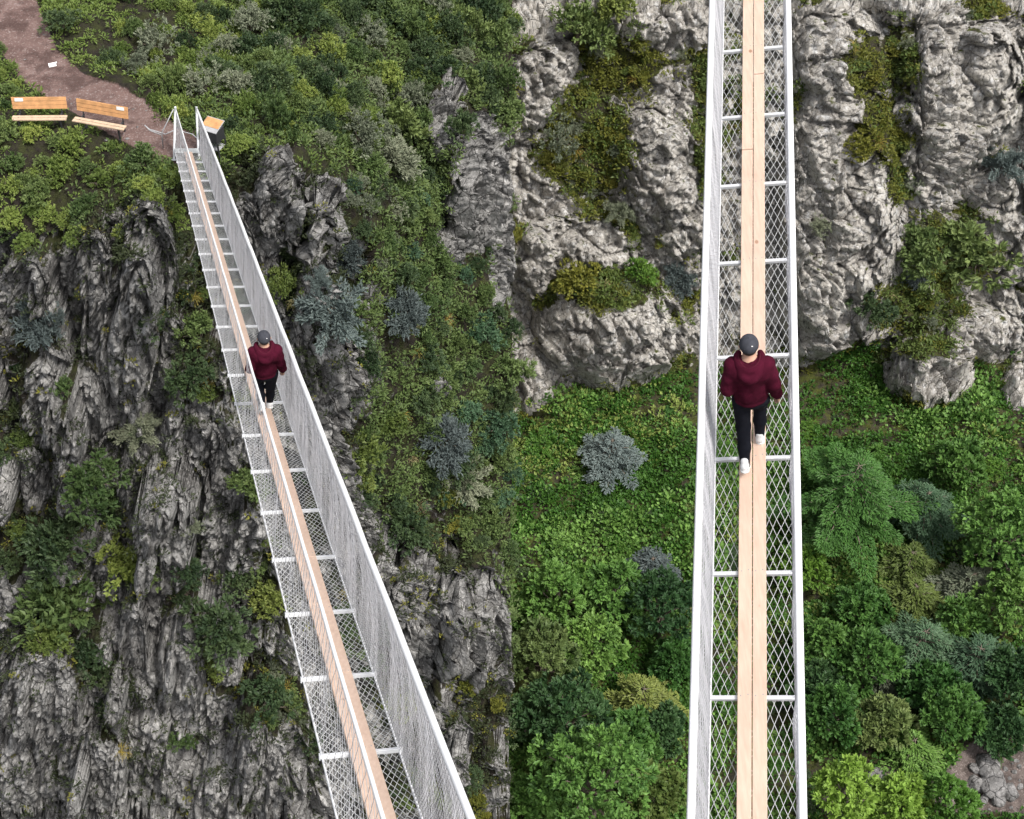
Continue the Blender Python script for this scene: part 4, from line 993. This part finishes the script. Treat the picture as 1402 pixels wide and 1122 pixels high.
def person(label, feet, Dv, B, U, up_l, H=1.74):
    """local axes: x = B, y = walking direction, z = deck normal; up_l = body axis in local axes"""
    M = Matrix(((B[0], Dv[0], U[0], feet[0]), (B[1], Dv[1], U[1], feet[1]), (B[2], Dv[2], U[2], feet[2]), (0, 0, 0, 1)))
    e = empty('person', None, M); tag(e, label, 'person', 'walkers in maroon hoodies')
    s = H/1.75; up_ = nrm(np.asarray(up_l, float)); fwd = nrm(np.array([0, 1., 0])-up_*up_[1]); rt = np.cross(fwd, up_)
    A = lambda x, y, z: (rt*x+fwd*y+up_*z)*s
    hip = A(0, .0, .90)
    hl, hr = hip+A(-.095, 0, 0), hip+A(.095, 0, 0)
    # ankles: left leg behind (heel lifted), right leg forward; both soles on the deck plane z=0
    al = np.array([-.075, -.24, .105])*s; ar = np.array([.075, .16, .085])*s
    def knee(h_, a_, bend):
        m = (h_+a_)/2; L_ = .87*s; d = np.linalg.norm(a_-h_); x = math.sqrt(max((L_/2)**2-(d/2)**2, .0004)); v = a_-h_
        k = nrm(fwd-v*(fwd@v)/(v@v)); return m+k*x*bend
    kl, kr = knee(hl, al, 1.), knee(hr, ar, 1.)
    chest = A(0, .02, 1.22); neck = A(0, .03, 1.45); head = A(0, .075, 1.60)
    shl, shr = A(-.165, .01, 1.385), A(.165, .01, 1.385)
    ell_, elr = A(-.222, -.09, 1.13), A(.228, -.03, 1.13)
    wl, wr_ = A(-.225, .09, .93), A(.262, .03, .885)
    # ---- body, one continuous surface
    b = SDF(.0075)
    b.ell(head, np.stack([rt*.073, fwd*.092, up_*.115], 1)*s, .02)
    b.ell(head+A(0, .03, -.06), np.stack([rt*.055, fwd*.065, up_*.06], 1)*s, .03)
    b.cap(head+A(0, .095, -.01), head+A(0, .11, -.03), .010*s, .013*s, .012)          # nose
    b.cap(head+A(-.022, .09, -.07), head+A(.022, .09, -.07), .009*s, .009*s, .01)      # mouth
    for q in (-1, 1):
        b.cap(head+A(q*.088, -.008, .0), head+A(q*.080, .004, -.035), .017*s, .011*s, .012)
        b.cap(head+A(q*.02, .088, .018), head+A(q*.045, .078, .018), .009*s, .008*s, .012)
    b.cap(neck+A(0, -.02, -.06), head+A(0, -.015, -.07), .062*s, .054*s, .03)
    b.cap(chest, hip, .12*s, .12*s, .05); b.cap(shl, shr, .07*s, .07*s, .05); b.cap(chest, neck, .12*s, .06*s, .06)
    for sh, el, wr2 in ((shl, ell_, wl), (shr, elr, wr_)): b.chain([sh, el, wr2], [.05*s, .04*s, .027*s], .02)
    for h_, k_, a_ in ((hl, kl, al), (hr, kr, ar)): b.chain([h_, k_, a_], [.075*s, .052*s, .036*s], .03)
    for q, el, wr2 in ((-1, ell_, wl), (1, elr, wr_)):
        d = nrm(wr2-el); d = nrm(d+fwd*.1); pn = nrm(np.cross(d, fwd))*1.0; sd2 = nrm(fwd-d*(fwd@d)); inn = nrm(np.cross(d, sd2))
        if (inn@rt)*q > 0: inn = -inn
        palm = wr2+d*.05*s
        for f in (-1.5, -.5, .5, 1.5): b.cap(wr2+d*.01*s, wr2+d*.085*s+sd2*f*.019*s, .016*s, .013*s, .012)
        for f, ln in ((1.5, .068), (.5, .08), (-.5, .075), (-1.5, .056)):
            k0 = wr2+d*.085*s+sd2*f*.021*s; k1_ = k0+(d*.85+inn*.45)*ln*.5*s; k2_ = k1_+(d*.45+inn*.85)*ln*.5*s
            b.chain([k0, k1_, k2_], [.0105*s, .0095*s, .0085*s], .004)
        t0 = wr2+d*.03*s+sd2*.026*s; t1_ = t0+(d*.6+sd2*.55+inn*.25)*.045*s; t2_ = t1_+(d*.9+inn*.4)*.035*s
        b.chain([t0, t1_, t2_], [.014*s, .012*s, .0095*s], .006)
    V, Q = b.mesh(); obj('body', mesh_data('body', V, Q, SKIN), e)
    eye = MB()
    for q in (-1, 1):
        ev = SDF(.004); ev.ell(head+A(q*.032, .083, .004), np.eye(3)*.013*s, .005); V, Q = ev.mesh(); obj('eye', mesh_data('eye', V, Q, PAPER), e)
    # ---- hair: short, at the nape
    hsd = SDF(.008); hsd.ell(head+A(0, -.018, .0), np.stack([rt*.079, fwd*.082, up_*.098], 1)*s, .01)
    c_h = head+A(0, .035, -.045)
    hsd.cut(lambda G: -((G-c_h)@(nrm(-fwd*.8+up_*.45)))); V, Q = hsd.mesh(); obj('hair', mesh_data('hair', V, Q, HAIR), e)
    # ---- cap with peak, button and back opening
    cp = SDF(.007); cp.ell(head+A(0, -.006, .022), np.stack([rt*.095, fwd*.112, up_*.100], 1)*s, .01)
    c_c = head+A(0, 0, .028); cp.cut(lambda G: -((G-c_c)@up_)-.022*s)
    cp.cap(head+A(0, -.006, .119), head+A(0, -.006, .123), .010*s, .009*s, .004)
    V, Q = cp.mesh(); co = obj('cap', mesh_data('cap', V, Q, CAPM), e)
    pk = SDF(.006)
    for q in np.linspace(-1, 1, 7): pk.cap(head+A(q*.062, .07, .02), head+A(q*.05, .145-.03*q*q, -.025-.012*q*q), .009*s, .006*s, .02)
    V, Q = pk.mesh(); obj('cap_peak', mesh_data('cap_peak', V, Q, CAPM), co)
    mb = MB(); an = np.linspace(0, math.pi, 11)
    mb.tube([head+A(.036*math.cos(a), -.104-.004*math.sin(a), .012+.04*math.sin(a)) for a in an], .0045*s, 6); mb.tube([head+A(-.045, -.1, .012), head+A(0, -.113, .012), head+A(.045, -.1, .012)], .008*s, 6)
    mb.build('cap_strap', HAIR, co, smooth=True)
    mb = MB(); mb.box(head+A(.032, -.086, .085), rt*.008*s, nrm(up_-fwd*.6)*.010*s, nrm(fwd+up_*.6)*.004*s, .002); mb.build('cap_badge', PAPER, co)
    # ---- hoodie
    ho = SDF(.011); hem = hip+A(0, .0, .02)
    ho.ell(A(0, .01, 1.24), np.stack([rt*.185, fwd*.135, up_*.235], 1)*s, .06)
    ho.ell(A(0, -.005, 1.02), np.stack([rt*.182, fwd*.14, up_*.19], 1)*s, .07)
    ho.cap(shl, shr, .08*s, .08*s, .05); ho.cap(A(0, .0, 1.36), neck+A(0, -.005, -.03), .13*s, .08*s, .05)
    ho.cap(A(-.1, -.02, 1.33), A(.1, -.02, 1.33), .115*s, .115*s, .05)
    ho.ell(hem, np.stack([rt*.178, fwd*.14, up_*.055], 1)*s, .025)
    for sh, el, wr2 in ((shl, ell_, wl), (shr, elr, wr_)):
        d = nrm(wr2-el); ho.chain([sh, (sh+el)/2, el], [.08*s, .074*s, .066*s], .035); ho.chain([el, el+(wr2-el)*.75, wr2-d*.03*s], [.065*s, .058*s, .048*s], .025); ho.cap(wr2-d*.035*s, wr2-d*.005*s, .047*s, .044*s, .008)
    V, Q = ho.mesh()
    nz_ = fbm(V*np.array([9, 9, 6.]), 3, 8)*.017+fbm(V*22., 2, 9)*.005
    cen = A(0, 0, 1.2); V = V+nrm(V-cen)*nz_[:, None]
    hd = obj('hoodie', mesh_data('hoodie', V, Q, HOODIE), e)
    hk = SDF(.008)                                              # hood folded down on the back
    an = np.linspace(-.15*math.pi, 1.15*math.pi, 13)
    ring = [A(.118*math.cos(a), .035-.125*math.sin(a), 1.475-.055*max(0, math.sin(a))) for a in an]
    hk.chain(ring, [.03*s+.016*s*max(0, math.sin(a)) for a in an], .03)
    ring2 = [A(.095*math.cos(a), -.03-.12*math.sin(a), 1.42-.07*max(0, math.sin(a))) for a in an[2:-2]]
    hk.chain(ring2, [.035*s]*len(ring2), .045)
    V, Q = hk.mesh(); hm = obj('hood', mesh_data('hood', V, Q, HOODIE), hd)
    mb = MB(); mb.tube([A(.105*math.cos(a), .03-.135*math.sin(a), 1.513-.045*max(0, math.sin(a))) for a in an[1:-1]], .006*s, 6)
    mb.build('hood_seam', simple('hood_lining', (.07, .012, .022), .95, spec=.08), hm, smooth=True)
    # ---- trousers
    tr = SDF(.010); tr.ell(hip+A(0, -.01, .0), np.stack([rt*.165, fwd*.125, up_*.12], 1)*s, .04)
    for h_, k_, a_ in ((hl, kl, al), (hr, kr, ar)):
        d = nrm(a_-k_); tr.chain([h_+A(0, 0, -.02), k_, k_+(a_-k_)*.55, a_+d*.01*s], [.098*s, .073*s, .064*s, .05*s], .035)
    V, Q = tr.mesh(); V = V+nrm(V-hip)*(fbm(V*14., 3, 4)*.007)[:, None]
    obj('trousers', mesh_data('trousers', V, Q, TROUS), e)
    # ---- shoes
    for a_, pitch in ((al, -.5), (ar, .08)):
        f = np.array([0, math.cos(pitch), math.sin(pitch)]); u = np.array([0, -math.sin(pitch), math.cos(pitch)]); x = np.array([1., 0, 0])
        toe = a_+f*.17*s-u*.052*s; lift = (a_-f*.06*s-u*.085*s)[2], (toe-u*.035*s)[2]; dz = -min(lift)+.002
        base = a_+np.array([0, 0, dz])
        sh = SDF(.007); sh.cap(base-f*.045*s-u*.042*s, base+f*.05*s-u*.045*s, .042*s, .045*s, .03); sh.cap(base+f*.05*s-u*.05*s, base+f*.165*s-u*.057*s, .046*s, .033*s, .03)
        sh.cap(base-f*.03*s-u*.03*s, base-f*.02*s+u*.015*s, .04*s, .04*s, .02)
        cf, uf = base-u*.082*s, u; sh.cut(lambda G, cf=cf, uf=uf: -((G-cf)@uf))
        V, Q = sh.mesh(); so_ = obj('shoe', mesh_data('shoe', V, Q, SHOE), e)
        sp = SDF(.006); sp.cap(base-f*.045*s-u*.083*s, base+f*.05*s-u*.083*s, .047*s, .05*s, .02); sp.cap(base+f*.05*s-u*.083*s, base+f*.168*s-u*.083*s, .05*s, .037*s, .02)
        sp.cut(lambda G, cf=cf, uf=uf: np.abs((G-cf)@uf)-.012*s); V, Q = sp.mesh(); obj('sole', mesh_data('sole', V, Q, PAPER), so_)
    return e
def place_person(label, fr, px_feet, px_head, H):
    P1, P2, Dv, B, U = fr; n = U; q = P1+U*.08
    r = ray(*px_feet); feet = CAM+r*(((q-CAM)@n)/(r@n))
    r = nrm(ray(*px_head)); hh = H*.985; oc = CAM-feet; bq = oc@r; disc = bq*bq-(oc@oc-hh*hh)
    t = -bq-math.sqrt(max(disc, 0)) if disc > 0 else -bq
    cand = [CAM+r*(-bq+sg*math.sqrt(max(disc, 0))) for sg in (-1, 1)]
    v = max(cand, key=lambda c: (c-feet)[2])-feet
    upl = nrm(np.array([v@B, v@Dv, v@U])); g = nrm(v)
    print('PERSON', label[:20], 'disc', round(disc, 3), 'upl', upl.round(3), 'lean from gravity', round(math.degrees(math.acos(min(1, g[2]))), 1))
    return person(label, feet, Dv, B, U, upl, H)
place_person('person in maroon hoodie, dark cap and black trousers walking away on the left bridge', frL, (364, 562), (362, 461), 1.76)
place_person('person in maroon hoodie and grey cap seen from above on the right bridge', frR, (1031, 618), (1025, 470), 1.70)

# ------------------------------------------------------------------ things on the cliff top
def local(P, xdir, up=(0, 0, 1.)):
    x = nrm(np.array(xdir, float)); z = np.array(up, float); y = nrm(np.cross(z, x)); z = np.cross(x, y)
    return Matrix(((x[0], y[0], z[0], P[0]), (x[1], y[1], z[1], P[1]), (x[2], y[2], z[2], P[2]), (0, 0, 0, 1)))
ex_, ey_, ez_ = np.eye(3)
def bench(label, pa, pb, plate):
    """pa, pb: terrain pixels below its two ends; it faces the gorge"""
    a, _ = on(*pa); b, _ = on(*pb); c = (a+b)/2; x = nrm((b-a)*np.array([1, 1, 0])); L = np.linalg.norm((b-a)[:2])
    e = empty('bench', None, local(c, x)); tag(e, label, 'bench', 'wooden benches by the path')
    mb = MB()
    for k in range(3): mb.box((0, .20+.035*k, .60+.125*k), ex_*L/2, np.array([0, .010, .0]), np.array([0, .02, .056]), .006)
    mb.build('backrest', BENCH_WOOD, e)
    mb = MB()
    for k in range(2): mb.box((0, -.17+.13*k, .40), ex_*L/2, ey_*.056, ez_*.022, .006)
    mb.build('seat', BENCH_SEAT, e)
    for s in (-1, 1):
        mb = MB(); x0 = s*(L/2-.2)
        mb.box((x0, -.18, .2), ex_*.025, ey_*.025, ez_*.22, .004); mb.box((x0, .16, .2), ex_*.025, ey_*.025, ez_*.22, .004)
        mb.box((x0, 0, .405), ex_*.025, ey_*.22, ez_*.015, .004); mb.tube([(x0, .17, .41), (x0, .215, .55), (x0, .30, .87)], .022, 6); mb.box((x0, 0, -.1), ex_*.03, ey_*.24, ez_*.12, .004)
        mb.build('leg', BLACK, e)
    mb = MB(); mb.box((plate*L, .245, .84), ex_*.13, np.array([0, .003, 0]), np.array([0, .014, .05]), .001); mb.build('name_plate', PAPER, e)
    return e
bench('wooden bench nearest the left edge with its white plate on the left end', (24, 172), (97, 171), -.36)
bench('wooden bench on the open dirt with its white plate on the right end', (109, 174), (176, 183), .36)

# litter box on a frame, right of the bridge head
Pb, _ = on(298, 203); e = empty('litter_box', None, local(Pb, (.88, -.42, 0))); tag(e, 'black litter box with tilted grey and orange lid right of the bridge head', 'litter box')
mb = MB(); mb.box((0, 0, .62), ex_*.27, ey_*.22, ez_*.22, .02); mb.build('hopper', BLACK, e)
for sx in (-1, 1):
    for sy in (-1, 1):
        mb = MB(); mb.box((sx*.25, sy*.2, .15), ex_*.022, ey_*.022, ez_*.3, .003); mb.build('leg', BLACK, e)
mb = MB(); mb.box((0, 0, .14), ex_*.24, ey_*.19, ez_*.012, .003); mb.build('shelf', GREYM, e)
tn = nrm(np.array([0, -.28, 1.])); ty = np.cross(tn, ex_)
mb = MB(); mb.box((0, 0, .91), ex_*.30, ty*.27, tn*.016, .004); lid = mb.build('lid', GREYM, e)
mb = MB(); mb.box(np.array([0, 0, .91])+ty*.07+tn*.022, ex_*.285, ty*.17, tn*.006, .002); mb.build('lid_panel', BENCH_WOOD, lid)
mb = MB(); mb.tube([(-.275, -.2, .5), (-.31, -.25, .55), (-.31, -.25, .72), (-.275, -.2, .78)], .012, 6); mb.build('handle', GREYM, e, smooth=True)

# bent tube barriers at the bridge head
def tube_thing(name, label, cat, polys, r, mat, base):
    Pg, _ = on(*base); e = obj(name, None); bpy.data.objects.remove(e)
    mb = MB()
    for P in polys: mb.tube(np.array(P)-Pg, r, 8)
    o = mb.build(name, mat, None, Pg, smooth=True); return tag(o, label, cat)
g0, _ = on(221, 204); g1, _ = on(236, 206); postL = frL[0]+DL*tend
offL = rail_offset(frL[0], frL[3], frL[4], railsL[0], 1.25)
up3 = np.array([0, 0, 1.])
tube_thing('tube_barrier', 'grey bent tube barrier braced to the left post of the bridge head', 'barrier',
           [[postL+offL*.95+up3*.02-RT*.05, g0+up3*.62+RT*.05, g0+up3*.05], [g0+up3*.62+RT*.05, (g0+g1)/2+up3*.6, postL+offL*.45-RT*.05], [g0+up3*.62+RT*.05, g0+up3*.78-RT*.32+FW*.1, g0+up3*.9-RT*.42], [g0+up3*.55+RT*.02, g0+up3*.72-RT*.3, g0+up3*.88-RT*.40]], .017, GREYM, (221, 204))
h0, _ = on(252, 192); h1, _ = on(270, 196)
tube_thing('hoop_barrier', 'thin white tube hoop standing across the path at the bridge head', 'barrier',
           [[h0-up3*.1, h0+up3*.25, h0*.85+h1*.15+up3*.36, h0*.3+h1*.7+up3*.34, h1+up3*.2, h1-up3*.1]], .014, GALV, (252, 192))
# stones and a sheet of paper on the path
SM = [boulder_mesh(60+s, .55) for s in range(3)]
for i, (px, py, r) in enumerate([(36, 80, 2.0), (95, 134, 1.8), (97, 140, 1.5), (146, 190, 2.6), (174, 187, 3.2), (182, 147, 1.8), (202, 150, 1.6), (155, 148, 1.6), (60, 45, 1.6), (190, 172, 2), (82, 120, 1.5), (110, 118, 1.3)]):
    P, nv = on(px, py); put('stone', SM[i % 3], P, radius_at(P, r), (0, 0, 1), 'small pale stone lying on the reddish dirt path', 'stone', 'stones on the path', lean=0)
P, nv = on(229, 222); put('stone', SM[1], P, radius_at(P, 5), (0, 0, 1), 'flat pale stone in the dirt just left of the bridge end', 'stone', lean=0)
P, nv = on(70, 88); mb = MB(); mb.box((0, 0, .03), (.12, .03, .01), (-.03, .08, .02), (0, 0, .004)); mb.box((.05, .06, .045), (.09, .02, .03), (-.02, .06, -.01), (0, 0, .004))
tag(mb.build('paper_sheet', PAPER, None, P), 'crumpled white paper sheet on the dirt path', 'paper')
bpy.context.view_layer.update()
